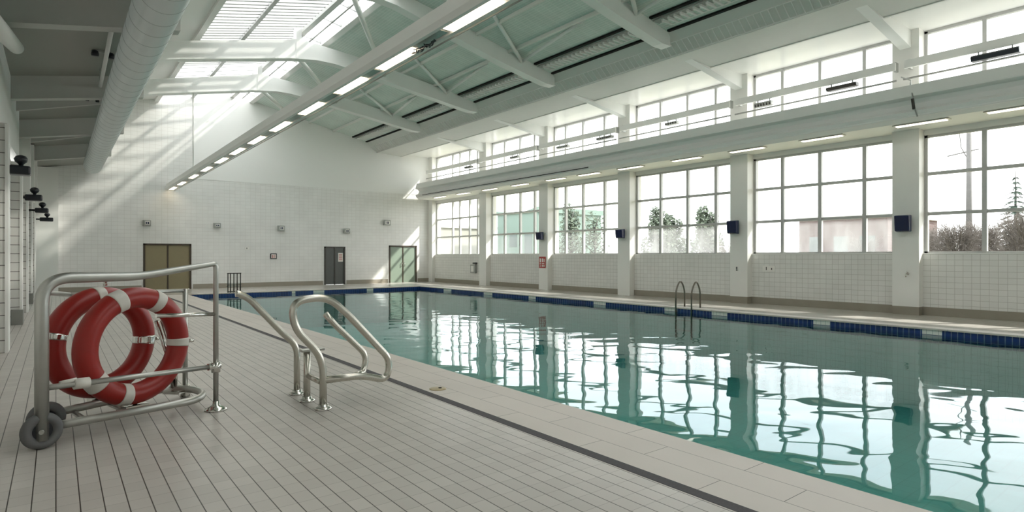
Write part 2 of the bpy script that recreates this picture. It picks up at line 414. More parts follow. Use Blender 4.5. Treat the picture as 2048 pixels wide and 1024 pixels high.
bu = MB().prism([(5.1, 5.2), (18.4, 5.2), (18.4, 8.0), (13.8, 8.3), (6.83, 9.9), (5.1, 9.5)], YB-0.012, YB+0.3)
struct('wall_back_upper', bu, M['wallup'], 'smooth white gable above the end wall tiles', 'wall')
struct('wall_front', MB().box(-1.0, 18.4, YF-0.3, YF, -0.3, 10), M['wallup'], 'white end wall behind the viewpoint', 'wall')
bb = MB()
for a, c in [(-0.8, 3.05), (5.12, 11.34), (12.65, 15.14), (17.07, 18.0)]:
    bb.box(a, c, YB-0.02, YB, 0, 0.22)
struct('baseboard_back', bb, M['baseb'], 'brown baseboard along the end wall', 'baseboard')

# ---- right wall with windows
PIL = [25.37, 20.5, 15.65, 10.7, 5.9, 1.0, -3.9]
HW = 0.31
lw = MB().box(18.0, 18.5, YF, YB, -0.3, 1.6)
struct('wall_right', lw, M['wt_x'], 'white tiled wall below the tall windows', 'wall')
struct('wall_right_middle', MB().box(18.06, 18.5, YF, YB, 4.72, 5.95), M['white'], 'white wall band between the tall windows and the clerestory', 'wall')
bb = MB()
edges = [31.2] + [v for p in PIL for v in (p+HW, p-HW)] + [YF]
for i in range(0, len(edges), 2):
    bb.box(17.975, 18.0, edges[i+1], edges[i], 0, 0.22)
struct('baseboard_right', bb, M['baseb'], 'brown baseboard under the window wall tiles', 'baseboard')
far_names = ['pillar nearest the end wall', 'second pillar from the end wall carrying a red sign', 'third pillar from the end wall', 'pillar behind the pool ladder',
             'broad white pillar with a tap, nearest fully seen', 'white pillar past the right frame edge', 'white pillar behind the viewpoint']
for i, p in enumerate(PIL):
    o = MB().box(17.72, 18.4, p-HW, p+HW, 0.22 if i in (3, 4) else 0, 7.48).build('pillar', M['pillar'])
    tag(o, 'white rendered ' + far_names[i] if i != 4 else far_names[i], 'pillar', 'window wall pillars', 'structure')
    if i in (3, 4):
        q = MB().box(17.73, 18.0, p-HW+0.005, p+HW-0.005, 0, 0.22)
        struct('baseboard_pillar', q, M['baseb'], 'brown baseboard around the foot of the ' + ['', '', '', 'pillar behind the ladder', 'pillar with the tap'][i], 'baseboard')
struct('pillar_corner', MB().box(17.8, 18.4, 30.75, 31.2, 0, 7.48), M['pillar'], 'white corner pillar where window wall meets end wall', 'pillar')

mull = {0: [28.97, 28.2, 27.2, 26.4], 1: [23.98, 22.71, 21.6], 2: [19.43, 18.32, 17.05], 3: [14.17, 12.96, 11.8], 4: [9.43, 8.28, 7.05], 5: [4.32, 3.1, 1.95], 6: [-0.3, -1.5, -2.7]}
tops = [30.75] + [p-HW for p in PIL]
bots = [p+HW for p in PIL]
GX = 18.15
ends = ['nearest the end wall', 'second from the end wall', 'third from the end wall', 'behind the pool ladder', 'with fogged lower panes and brick building beyond',
        'with conifer and pole beyond', 'behind the viewpoint']
for i in range(7):
    y1, y0 = tops[i], bots[i]
    wd = root('window_%d' % (i+1), (GX, (y0+y1)/2, 0), 'tall grid window %s' % ends[i], 'window', 'tall windows', 'structure')
    fr = MB(); d0, d1 = GX-0.04, GX+0.06
    t = 0.075
    fr.box(d0, d1, y0, y0+t, 1.6, 4.72); fr.box(d0, d1, y1-t, y1, 1.6, 4.72)
    fr.box(d0, d1, y0, y1, 1.6, 1.67); fr.box(d0, d1, y0, y1, 4.66, 4.72)
    for z in (2.66, 3.71): fr.box(d0+0.005, d1, y0, y1, z-0.042, z+0.042)
    for m_ in mull[i]: fr.box(d0-0.01, d1, m_-0.05, m_+0.05, 1.6, 4.72)
    fr.build('frame', M['frame'] if i > 2 else M['framew'], wd)
    g = MB(); g.add([(GX+0.01, y0, 1.6), (GX+0.01, y1, 1.6), (GX+0.01, y1, 4.72), (GX+0.01, y0, 4.72)], [(0, 1, 2, 3)])
    go = MB()
    gl = M['glass_fog'] if i in (3, 4) else (M['glass_fog2'] if i in (0, 1, 2) else M['glass'])
    me = [(GX+0.01, y0, 1.6), (GX+0.01, y1, 1.6), (GX+0.01, y1, 4.72), (GX+0.01, y0, 4.72)]
    # fog height is in world height, so the pane mesh keeps world z (parent at z=0)
    go.add(me, [(0, 1, 2, 3)]); go.build('pane', gl, wd)
    MB().box(17.99, GX-0.04, y0, y1, 1.6, 1.625).build('sill', M['white'], wd)
    # clerestory
    cl = root('window_%d' % (i+8), (GX, (y0+y1)/2, 0), 'long clerestory window above the tall window %s' % ends[i], 'window', 'clerestory windows', 'structure')
    fr = MB()
    fr.box(d0, d1, y0, y0+t, 5.8, 7.46); fr.box(d0, d1, y1-t, y1, 5.8, 7.46)
    fr.box(d0, d1, y0, y1, 5.8, 5.88); fr.box(d0, d1, y0, y1, 7.40, 7.48)
    for m_ in mull[i]: fr.box(d0-0.01, d1, m_-0.045, m_+0.045, 5.8, 7.46)
    fr.build('frame', M['frame'], cl)
    MB().add([(GX+0.01, y0, 5.8), (GX+0.01, y1, 5.8), (GX+0.01, y1, 7.46), (GX+0.01, y0, 7.46)], [(0, 1, 2, 3)]).build('pane', M['glass'], cl)

# ledge / bulkhead between the two rows of windows
lp = [(18.06, 4.86), (16.80, 4.88), (16.66, 4.97), (16.60, 5.10), (16.78, 5.20), (16.84, 5.32), (16.76, 5.42), (16.60, 5.47), (16.60, 5.50), (16.68, 5.775), (18.08, 5.79)]
led = MB().prism(lp, YF, 30.6)
struct('beam_ledge', led, M['white'], 'white boxed ledge running between tall windows and clerestory', 'ledge')
struct('trim_ledge', MB().tube([(16.66, YF, 4.99), (16.66, 30.3, 4.99)], 0.03, 8), M['white'], 'thin white pipe under the ledge edge', 'pipe')
struct('trim_ledge_seam', MB().tube([(16.60, 16.5, 5.05), (16.60, 29.8, 5.05)], 0.014, 6), M['gap'], 'black seam line along the far half of the ledge', 'seam')

# upper soffit, bulkhead and bracket beams
sp = [(13.8, 8.0), (14.08, 7.75), (14.45, 7.46), (15.90, 7.37), (15.97, 7.37), (15.97, 7.46), (18.5, 7.48), (18.5, 7.9), (14.0, 8.4)]
struct('ceiling_bulkhead', MB().prism([(13.8, 8.0), (14.06, 7.77), (14.45, 7.46), (15.90, 7.37), (15.97, 7.37), (15.97, 7.48), (14.6, 8.35), (13.85, 8.3)], YF, YB-0.012), M['panel'], 'grey green sloping bulkhead along the eave', 'ceiling')
struct('ceiling_soffit', MB().box(15.97, 18.5, YF, YB-0.012, 7.48, 7.9), M['soffit'], 'glossy white soffit above the clerestory', 'ceiling')
struct('trim_soffit', MB().box(15.92, 15.99, YF, YB-0.02, 7.345, 7.375), M['white'], 'bright white edge strip of the soffit', 'trim')
struct('trim_bulkhead', MB().tube([(14.45, YF, 7.44), (14.45, YB-0.02, 7.44)], 0.018, 6), M['white'], 'thin white edge rail under the cage strip', 'trim')
for i, p in enumerate(PIL):
    o = MB().prism([(14.75, 7.46), (15.9, 7.30), (17.73, 7.02), (17.73, 7.49), (15.9, 7.49), (14.75, 7.6)], p-0.13, p+0.13).build('bracket_beam', M['beam'])
    tag(o, 'white tapered bracket beam on top of the ' + far_names[i], 'beam', 'bracket beams over the pillars', 'structure')
# wire cage strip with uprights on the sloping bulkhead face
g = MB()
n_up = 190
for k in range(n_up):
    y = YF+0.5 + (YB-YF-0.7)*k/n_up
    g.tube([(14.07, y, 7.72), (14.40, y, 7.455)], 0.012, 4, caps=False)
g.tube([(14.07, YF+0.4, 7.72), (14.07, YB-0.1, 7.72)], 0.012, 5); g.tube([(14.40, YF+0.4, 7.455), (14.40, YB-0.1, 7.455)], 0.012, 5)
tag(g.build('ceiling_cage_strip', M['white']), 'long white wire guard strip with close uprights along the eave bulkhead', 'guard strip', None, 'thing')

# main roof deck
rd = MB().prism([(7.73, 9.30), (13.9, 7.945), (13.9, 8.3), (7.73, 9.6)], YF, YB-0.012)
struct('ceiling', rd, M['deckroof'], 'green tinted perforated metal roof deck sloping to the windows', 'ceiling')
ro = MB().prism([(13.85, 8.28), (18.9, 7.85), (18.9, 8.1), (13.85, 8.6)], YF, YB+0.3)
struct('roof_outer', ro, M['concrete'], 'outer roof edge above the clerestory', 'roof')
# purlin lines below the deck
for k, x in enumerate([9.2, 10.6, 11.9]):
    z = 9.5-0.22*(x-6.83)
    struct('beam_purlin', MB().box(x-0.035, x+0.035, YF, YB-0.02, z-0.10, z), M['panel'], 'thin green white purlin under the roof deck, %s from the ridge' % ORD[k], 'purlin')
# eave gaps, their dark put in as black strips, and ladder-like trays between the roof frames
for i in range(len(PIL)):
    ya = (YB-0.1) if i == 0 else PIL[i-1]-0.2
    yb = PIL[i]+0.2
    bay = ['the end wall bay', 'the second bay from the end wall', 'the third bay from the end wall', 'the bay above the pool ladder', 'the fifth bay from the end wall', 'the nearest visible bay', 'the bay behind the viewpoint'][i]
    tag(MB().box(12.93, 13.03, yb, ya, 8.10, 8.155).build('ceiling_gap_strip', M['gap']), 'upper black slot gap at the eave, ' + bay, 'gap strip', 'black slots at the eave')
    tag(MB().box(13.72, 13.82, yb, ya, 7.93, 7.985).build('ceiling_gap_strip', M['gap']), 'lower black slot gap at the eave, ' + bay, 'gap strip', 'black slots at the eave')
    t = MB()
    for x in (13.15, 13.36, 13.58): t.box(x-0.02, x+0.02, yb+0.05, ya-0.05, 8.135-(x-12.98)*0.22, 8.165-(x-12.98)*0.22)
    nn = int((ya-yb)/0.2)
    for k in range(nn): t.box(13.15, 13.58, yb+0.1+k*0.2, yb+0.16+k*0.2, 8.09-0.09, 8.11-0.05)
    tag(t.build('ceiling_cable_tray', M['white']), 'white ladder cable tray between the black slots, ' + bay, 'cable tray', 'cable trays at the eave')
    struct('trim_tray_back', MB().box(13.08, 13.68, yb, ya, 8.06, 8.08), M['greybox'], 'grey backing behind the cable tray in ' + bay, 'panel')

# skylight: left slope 3.68..6.83, right strip 6.83..7.73
def zl(x): return 8.74-0.24*(3.68-x)
fl = MB().prism([(1.5, zl(1.5)), (3.68, 8.74), (3.68, 9.0), (1.5, zl(1.5)+0.3)], YF, YB)
struct('ceiling_skylight_side', fl, M['white'], 'cream sloping ceiling strip beside the skylight above the round duct', 'ceiling')
struct('wall_skylight_well', MB().box(1.5, 1.62, YF, YB, 5.55, 8.3), M['white'], 'white upstand wall of the skylight well behind the duct', 'wall')
struct('trim_skylight', MB().box(3.56, 3.72, YF, YB, 8.60, 8.75), M['white'], 'white lower kerb of the skylight', 'trim')
struct('beam_ridge', MB().box(6.74, 6.92, YF, YB-0.02, 9.30, 9.46), M['framew'], 'pale metal ridge beam of the skylight', 'beam')
struct('trim_skylight_high', MB().prism([(7.62, 9.20), (7.80, 9.16), (7.80, 9.35), (7.62, 9.4)], YF, YB-0.02), M['white'], 'white kerb where the skylight strip meets the roof deck', 'trim')
bents = PIL
sky_names = ['over the end wall', 'over the second bay from the end wall', 'over the third bay, topmost in view', 'over the middle of the hall', 'above the handrails', 'above the viewpoint', 'behind the viewpoint']
for i in range(len(PIL)):
    ya = (YB-0.05) if i == 0 else PIL[i-1]; yb = PIL[i]
    s = root('skylight', (5.2, (ya+yb)/2, 9.0), 'ridge skylight with close glazing bars ' + sky_names[i], 'skylight', 'ridge skylights', 'structure')
    g = MB()
    g.add([(3.68, yb, 8.90), (6.83, yb, 9.60), (6.83, ya, 9.60), (3.68, ya, 8.90)], [(0, 1, 2, 3)])
    g.add([(6.83, yb, 9.60), (7.73, yb, 9.45), (7.73, ya, 9.45), (6.83, ya, 9.60)], [(0, 1, 2, 3)])
    g.build('glazing', M['sky'], s)
    br = MB(); n = int((ya-yb)/(0.27 if i else 0.6))
    for k in range(n):
        y = yb+(ya-yb)*(k+0.5)/n
        br.prism([(3.68, 8.74), (6.83, 9.45), (6.83, 9.53), (3.68, 8.84)], y-0.037, y+0.037)
    for k in range(2, n, 5):
        y = yb+(ya-yb)*(k+0.5)/n
        br.prism([(6.83, 9.45), (7.73, 9.26), (7.73, 9.34), (6.83, 9.53)], y-0.02, y+0.02)
    br.build('glazing_bar', M['frame'], s)
    MB().prism([(5.02, 8.98), (5.16, 9.01), (5.16, 9.12), (5.02, 9.09)], yb, ya).build('mullion', M['frame'], s)
    MB().prism([(7.26, 9.34), (7.31, 9.33), (7.31, 9.40), (7.26, 9.41)], yb, ya).build('mullion', M['frame'], s)

# low side ceiling over the left deck and its beams
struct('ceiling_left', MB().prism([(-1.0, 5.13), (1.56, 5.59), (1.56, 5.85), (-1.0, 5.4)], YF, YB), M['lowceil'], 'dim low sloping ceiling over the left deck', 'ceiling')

# roof frames
frame_names = ['nearest the end wall', 'second from the end wall', 'third from the end wall', 'above the middle of the pool', 'fifth from the end wall', 'above the viewpoint', 'behind the viewpoint']
for i, p in enumerate(PIL):
    s = root('roof_beam_frame', (6.6, p, 8.3), 'white steel roof frame ' + frame_names[i], 'roof frame', 'white roof frames', 'structure')
    t = 0.13
    if i < 2:
        LB = [(1.62, 7.22), (2.94, 7.57), (6.3, 8.28), (6.57, 8.32)]; LT = [(6.57, 8.98), (6.3, 8.9), (2.94, 8.10), (1.62, 7.78)]
        RB = [(6.57, 8.32), (7.2, 8.40), (7.8, 8.40), (8.5, 8.32), (13.55, 7.60), (13.95, 7.60)]; RT = [(13.95, 8.02), (13.5, 8.10), (8.5, 8.82), (7.3, 8.93), (6.57, 8.98)]
    else:
        LB = [(1.62, 7.80), (2.94, 8.08), (6.3, 8.82), (6.57, 8.86)]; LT = [(6.57, 9.40), (6.3, 9.34), (2.94, 8.54), (1.62, 8.2)]
        RB = [(6.57, 8.86), (7.2, 8.90), (7.8, 8.84), (9.0, 8.55), (11.64, 7.95), (13.55, 7.60), (13.95, 7.60)]; RT = [(13.95, 8.02), (13.5, 8.10), (11.64, 8.44), (9.0, 9.02), (7.3, 9.34), (6.57, 9.40)]
    MB().prism(LB+LT, p-t, p+t).build('rafter', M['beam'], s)
    MB().prism(RB+RT, p-t, p+t).build('rafter', M['beam'], s)
    MB().prism(LB + [(q[0], q[1]-0.035) for q in LB[::-1]], p-0.19, p+0.19).build('flange', M['beam'], s)
    MB().prism(RB + [(q[0], q[1]-0.035) for q in RB[::-1]], p-0.17, p+0.17).build('flange', M['beam'], s)
    MB().box(6.48, 6.66, p-0.16, p+0.16, LB[-1][1]-0.02, 9.42).build('king_post', M['beam'], s)
    zk = LB[-1][1]+0.25
    # knee brace from the ridge to the rafter of the next frame, V braces at the eave
    pn = PIL[i-1] if i else YB
    if i:
        MB().tube([(6.45, p+0.1, zk), (9.75, pn-0.1, 8.35)], 0.085, 8).build('knee_brace', M['beam'], s)
    else:
        MB().tube([(6.45, p+0.1, zk), (9.9, YB-0.05, 8.6)], 0.085, 8).build('knee_brace', M['beam'], s)
    MB().tube([(12.45, p-0.15, 8.12), (10.3, p-1.5, 8.70)], [0.06, 0.06], 8).build('web_brace', M['beam'], s)
    MB().tube([(12.45, p-0.15, 8.12), (12.0, p-3.6, 8.34)], [0.045, 0.045], 8).build('web_brace', M['beam'], s)
    # side beam below the low ceiling
    sb = MB(); x0, x1 = -0.8, 1.56
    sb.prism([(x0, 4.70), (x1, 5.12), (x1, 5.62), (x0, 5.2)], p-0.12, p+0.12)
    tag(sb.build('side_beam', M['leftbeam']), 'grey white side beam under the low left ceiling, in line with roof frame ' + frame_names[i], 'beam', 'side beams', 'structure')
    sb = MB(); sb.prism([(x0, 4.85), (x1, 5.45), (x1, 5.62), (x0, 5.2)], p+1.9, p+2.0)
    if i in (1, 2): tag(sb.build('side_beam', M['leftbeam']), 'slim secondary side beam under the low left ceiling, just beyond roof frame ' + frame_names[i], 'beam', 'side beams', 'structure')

# ---- left wall
lw = MB().box(-1.1, XL, YF, YB, 0, 3.7)
struct('wall_left', lw, M['wt_leftx'], 'grey banded tile wall at the left edge', 'wall')
struct('wall_left_upper', MB().prism([(YF, 3.68), (13.5, 3.68), (19.0, 3.95), (19.0, 5.3), (YF, 5.3)], -1.1, -0.72, 'x'), M['wallup'], 'smooth white upper wall panel over the left tiles', 'wall')
struct('wall_left_high', MB().box(-1.1, XL, 19.0, YB, 3.7, 5.4), M['wallup'], 'white upper part of the left wall near the end wall', 'wall')
for i, (y, nm) in enumerate([(7.5, 'beside the life ring trolley'), (12.4, 'at the frame edge'), (17.3, 'with the larger grey plinth'), (20.9, 'between the two plinths'), (24.6, 'with the smaller grey plinth'), (28.4, 'nearest the end wall')]):
    s = root('pilaster', (-0.69, y+0.17, 0), 'slim tiled pilaster on the left wall ' + nm, 'pilaster', 'left wall pilasters', 'structure')
    MB().box(XL, -0.62, y, y+0.35, 0, 3.68 if y < 19 else 4.9).build('shaft', M['wt_left'], s)
    MB().box(-0.645, -0.60, y-0.02, y+0.37, 0, 3.66 if y < 19 else 4.9).build('edge_trim', M['white'], s)
    if i in (2, 4): MB().box(XL, -0.585, y-0.06, y+0.40, 0, 0.34).build('plinth', M['plinth'], s, 0.01)
    if y > 19: MB().box(XL, -0.56, y-0.05, y+0.38, 3.3, 5.15).build('capital', M['pillar'], s)
struct('pillar_back_corner', MB().box(XL, 0.08, 30.75, YB, 0, 5.2), M['pillar'], 'plain grey white corner pier between left wall and end wall', 'pillar')
for i, (a, c) in enumerate([(21.4, 24.4), (25.1, 28.2), (28.9, 30.7)]):
    s = root('door_left_%d' % (i+1), (XL, (a+c)/2, 0), 'pale green glazed strip on the left wall, %s beyond the plinths' % ORD[i], 'glazing', None, 'structure')
    MB().box(XL, XL+0.03, a+0.1, c-0.1, 0.1, 2.9).build('pane', M['leftglass'], s)
    fr = MB()
    for y in (a+0.05, (a+c)/2, c-0.12): fr.box(XL, XL+0.07, y, y+0.07, 0, 3.0)
    fr.box(XL, XL+0.07, a+0.05, c-0.05, 2.9, 3.0)
    fr.build('frame', M['framew'], s)

# ---- doors in the end wall
def door(n, x0, x1, h, m1, m2, label, fm, handles):
    s = root('door_%d' % n, ((x0+x1)/2, YB, 0), label, 'door', None, 'structure')
    fr = MB(); t = 0.075
    fr.box(x0, x0+t, YB-0.03, YB+0.12, 0, h); fr.box(x1-t, x1, YB-0.03, YB+0.12, 0, h); fr.box(x0, x1, YB-0.03, YB+0.12, h-t, h)
    fr.build('frame', fm, s)
    xm = (x0+x1)/2
    for k, (a, c, m_) in enumerate([(x0+t, xm-0.03, m1), (xm+0.03, x1-t, m2)]):
        lf = MB().box(a, c, YB+0.02, YB+0.08, 0.01, h-t).build('leaf', m_, s)
        if handles:
            hx = c-0.06 if k == 0 else a+0.06
            MB().tube([(hx, YB+0.02, 0.95), (hx, YB-0.04, 0.95), (hx, YB-0.04, 1.15), (hx, YB+0.02, 1.15)], 0.018, 8).build('handle', M['chrome'], lf)
    MB().box(xm-0.03, xm+0.03, YB+0.0, YB+0.1, 0, h-t).build('meeting_strip', fm, s)
    MB().box(x0, x1, YB+0.1, YB+0.3, 0, h).build('back_panel', M['gap'], s)
door(1, 3.12, 5.05, 2.12, M['doorbeige'], M['doorbeige'], 'olive beige double door in dark brown frame behind the life rings', M['doorfr'], False)
door(2, 11.41, 12.58, 2.06, M['doordark'], M['doordark'], 'charcoal double door with a white notice on its right leaf', M['darksteel'], False)
door(3, 15.21, 17.0, 2.16, M['doorgreen'], M['doorgreen'], 'grey green double door with chrome handles near the windows', M['doorfr'], True)
s = root('door_notice', (12.32, YB+0.01, 1.5), 'white paper notice on the right leaf of the charcoal door', 'notice')
MB().box(12.19, 12.46, YB+0.012, YB+0.02, 1.24, 1.72).build('sheet', M['paper'], s)
l = MB()
for z in (1.64, 1.58, 1.52, 1.46, 1.40, 1.34): l.box(12.23, 12.42, YB+0.008, YB+0.0119, z-0.012, z+0.012)
l.build('print', M['redsign'], s)

# ---- grey wall boxes on the end wall
gb = [((3.10, 3.41), (2.91, 3.17), 'above the beige door'), ((5.99, 6.30), (2.91, 3.14), 'second from the beige door'), ((8.97, 9.31), (2.84, 3.11), 'above the framed notice'),
      ((12.47, 12.81), (2.79, 3.06), 'above the charcoal door'), ((14.84, 15.25), (3.31, 3.61), 'below the sunbeam above the green door')]
for (xa, xb), (za, zb), nm in gb:
    s = root('wall_loudspeaker', ((xa+xb)/2, YB, (za+zb)/2), 'small grey boxed loudspeaker on the end wall ' + nm, 'loudspeaker', 'grey boxes on the end wall')
    MB().box(xa, xb, YB-0.14, YB-0.003, za, zb).build('housing', M['greybox'], s, 0.01)
    MB().box(xa+0.08, xb-0.05, YB-0.150, YB-0.141, za+0.06, zb-0.05).build('face_plate', M['paper'], s)
    d = MB(); c0 = (xa+xb)/2
    boxes('grille', M['navy'], s, [(c0-0.055, c0-0.005, YB-0.155, YB-0.1505, za+0.085, zb-0.085), (c0+0.02, c0+0.075, YB-0.155, YB-0.1505, za+0.085, zb-0.085)])
    MB().box(c0-0.05, c0+0.05, YB-0.003, YB, za+0.05, zb-0.05).build('mount', M['greybox'], s)
s = root('wall_notice', (8.78, YB, 1.54), 'small black framed notice on the end wall between the doors', 'notice')
fr = MB().box(8.62, 8.94, YB-0.03, YB-0.002, 1.40, 1.68); fr.build('frame', M['black'], s, 0.006)
MB().box(8.665, 8.895, YB-0.036, YB-0.031, 1.44, 1.64).build('sheet', M['paper'], s)
q = MB(); q.box(8.70, 8.735, YB-0.041, YB-0.0365, 1.45, 1.6); q.box(8.77, 8.79, YB-0.041, YB-0.0365, 1.45, 1.6); q.box(8.83, 8.85, YB-0.041, YB-0.0365, 1.45, 1.62)
q.build('print', M['redsign'], s)
s = root('wall_switch', (7.5, YB, 1.93), 'tiny white switch plate on the end wall left of the notice', 'switch')
MB().box(7.41, 7.59, YB-0.02, YB-0.002, 1.87, 2.0).build('plate', M['paper'], s, 0.004)
MB().box(7.47, 7.53, YB-0.028, YB-0.0205, 1.90, 1.97).build('rocker', M['greybox'], s)

# ---- navy speakers on the pillars
nv = [(5.90, 2.18, 2.63, 'on the broad pillar with the tap', 0.0), (10.80, 2.27, 2.72, 'on the pillar behind the ladder', 0), (15.68, 2.24, 2.61, 'on the third pillar from the end wall', 0), (20.55, 2.28, 2.66, 'above the red sign', 0)]
for y, za, zb, nm, _ in nv:
    s = root('navy_wall_speaker', (17.6, y, za), 'navy blue plastic speaker box ' + nm, 'speaker', 'navy speakers on the pillars')
    MB().prism([(17.47, za+0.02), (17.64, za), (17.64, zb), (17.43, zb-0.02)], y-0.175, y+0.175).build('housing', M['navy'], s, 0.025)
    MB().box(17.64, 17.718, y-0.07, y+0.07, (za+zb)/2-0.08, (za+zb)/2+0.08).build('mount', M['black'], s)
# ---- navy floodlight style boxes on the left wall
for i, (y, nm, xa, xb) in enumerate([(12.8, 'largest and nearest', -0.62, -0.33), (18.6, 'second along the wall', -0.60, -0.26), (23.6, 'third along the wall', -0.52, -0.18), (29.3, 'farthest, beside the end wall', -0.50, -0.08)]):
    s = root('navy_bracket_speaker', (-0.45, y, 3.0), 'navy black flat speaker on a bracket on the left wall, ' + nm, 'speaker', 'bracket speakers on the left wall')
    wl = XL if y > 19 else -0.72
    hb = MB(); hb.box(xa, xb, y-0.14, y+0.14, 2.90, 3.05); hb.build('housing', M['black'], s, 0.03)
    MB().lathe((xa*0.45+xb*0.55, y, 3.052), [(0.03, 0), (0.035, 0.03), (0.08, 0.07), (0.095, 0.12), (0.07, 0.165), (0.02, 0.185)]).build('swivel', M['black'], s)
    MB().tube([(XL+0.005, y, 2.98), (xa+0.01, y, 2.98)], 0.03, 8).build('mount_arm', M['black'], s)

# ---- red sign on second pillar
s = root('pillar_sign', (17.7, 20.55, 1.25), 'red safety sign with white pictograms on the second pillar', 'sign')
MB().box(17.70, 17.718, 20.32, 20.78, 1.0, 1.52).build('board', M['redsign'], s, 0.004)
q = MB()
for (ya, yb_, za, zb) in [(20.62, 20.72, 1.26, 1.44), (20.47, 20.56, 1.27, 1.44), (20.38, 20.43, 1.27, 1.42), (20.62, 20.72, 1.19, 1.22), (20.40, 20.56, 1.19, 1.22),
                         (20.64, 20.72, 1.05, 1.08), (20.67, 20.69, 1.05, 1.15), (20.64, 20.72, 1.13, 1.15), (20.39, 20.43, 1.05, 1.15), (20.46, 20.49, 1.05, 1.15), (20.52, 20.57, 1.05, 1.15)]:
    q.box(17.694, 17.6995, ya, yb_, za, zb)
q.build('pictograms', M['paper'], s)
# grey dispenser / intercom box on wall in the first bay
s = root('wall_dispenser', (17.95, 26.55, 0.9), 'small grey wall dispenser under the window nearest the end wall', 'dispenser')
MB().box(17.85, 17.997, 26.3, 26.75, 0.62, 1.08).build('housing', M['greybox'], s, 0.015)
MB().box(17.94, 18.0, 26.4, 26.6, 0.7, 0.9).build('mount', M['greybox'], s)
MB().box(17.842, 17.8495, 26.4, 26.66, 0.7, 1.02).build('front_panel', M['paper'], s)
MB().box(17.84, 17.997, 26.25, 26.5, 1.12, 1.2).build('top_cap', M['black'], s, 0.02)
# sockets
s = root('wall_socket', (18.0, 9.8, 1.15), 'white double socket plate on the tiles under the fogged window', 'socket')
MB().box(17.985, 17.998, 9.6, 10.02, 1.05, 1.24).build('plate', M['paper'], s, 0.003)
boxes('outlet', M['darksteel'], s, [(17.98, 17.9845, 9.88, 9.905, 1.10, 1.2), (17.98, 17.9845, 9.70, 9.73, 1.11, 1.17)])
s = root('wall_socket', (17.7, 10.75, 1.13), 'tiny dark socket on the pillar behind the ladder', 'socket')
MB().box(17.705, 17.718, 10.72, 10.80, 1.06, 1.20).build('plate', M['paper'], s)
boxes('outlet', M['black'], s, [(17.70, 17.7045, 10.735, 10.785, z-0.015, z+0.015) for z in (1.085, 1.13, 1.175)])
s = root('wall_tap', (17.7, 5.85, 1.1), 'small chrome tap on the broad pillar under the navy speaker', 'tap')
MB().tube([(17.718, 5.85, 1.08), (17.64, 5.85, 1.08), (17.60, 5.85, 1.06), (17.60, 5.85, 1.0)], 0.018, 8).build('spout', M['chrome'], s)
MB().tube([(17.66, 5.85, 1.08), (17.66, 5.85, 1.14)], 0.012, 8).build('valve', M['chrome'], s)
MB().cyl((17.716, 5.85, 1.08), (17.70, 5.85, 1.08), 0.04).build('mount_rose', M['chrome'], s)

# ---- rail boards, rods and heaters across the clerestory
bayn = ['the end wall bay', 'the second bay from the end wall', 'the third bay from the end wall', 'the bay above the ladder', 'the bay above the fogged window', 'the nearest bay', 'the bay behind the viewpoint']
for i in range(7):
    ya = 30.75 if i == 0 else PIL[i-1]-0.08; yb = PIL[i]+0.12
    s = root('rail_board', (17.4, (ya+yb)/2, 6.5), 'white horizontal rail board across the clerestory in ' + bayn[i], 'rail board', 'rail boards across the clerestory')
    MB().box(17.37, 17.43, yb, ya, 6.41, 6.62).build('board', M['white'], s, 0.004)
    r = MB().tube([(17.41, yb-0.02, 6.14), (17.41, ya+0.02, 6.14)], 0.027, 6); r.build('rod', M['greybox'], s)
    boxes('mount', M['greybox'], s, [(17.43, 17.60, y-0.03, y+0.03, 6.40, 6.64) for y in ((yb+0.03,) if i == 0 else (yb+0.03, ya-0.1))])
heat = [(3.95, 0.9, 0.16, M['black'], 0, 5), (7.35, 0.8, 0.13, M['darksteel'], 1, 4), (9.65, 0.55, 0.16, M['greybox'], 2, 4), (13.1, 0.5, 0.12, M['greybox'], 1, 3), (16.35, 0.8, 0.12, M['greybox'], 1, 2), (18.8, 0.7, 0.12, M['greybox'], 2, 2), (22.2, 0.6, 0.12, M['greybox'], 1, 1), (26.2, 0.6, 0.12, M['greybox'], 1, 0)]
hn = ['large black one in the nearest bay', 'dark one above the fogged window', 'short ribbed one left of the dark one', 'in the bay above the ladder', 'in the third bay, larger', 'in the third bay, farther', 'in the second bay from the end wall', 'in the end wall bay']
for (y, L, h, m_, k, _), nm in zip(heat, hn):
    s = root('strip_heater', (17.4, y, 6.3), 'slim strip heater hung under the rail board, ' + nm, 'heater', 'strip heaters under the rail boards')
    zt = 6.36
    MB().prism([(17.29, zt-h*0.4), (17.34, zt-0.02), (17.50, zt-0.02), (17.50, zt-h), (17.33, zt-h)], y-L/2, y+L/2).build('housing', m_, s, 0.01)
    boxes('mount', M['greybox'], s, [(17.385, 17.415, yy-0.012, yy+0.012, zt-0.03, 6.409) for yy in (y-L*0.35, y+L*0.35)])
    nr = max(4, int(L/0.09))
    if m_ is M['greybox']: boxes('fin', M['darksteel'], s, [(17.292, 17.325, y-L/2+L*(k2+0.3)/nr, y-L/2+L*(k2+0.6)/nr, zt-h, zt-h*0.5) for k2 in range(nr)])
# cable chain hanging at the nearest pillar
s = root('hanging_chain', (17.3, 5.6, 5.5), 'thin grey chain hanging from the rail board to the ledge at the broad pillar', 'chain')
MB().tube([(17.375, 5.88, 6.20), (17.2, 5.6, 6.02), (16.85, 5.5, 5.84), (16.60, 5.38, 5.52), (16.57, 5.33, 5.2), (16.6, 5.27, 4.95)], 0.016, 6).build('links', M['greybox'], s)
MB().tube([(16.58, 5.37, 5.40), (16.555, 5.33, 5.14)], 0.035, 8).build('turnbuckle', M['darksteel'], s)

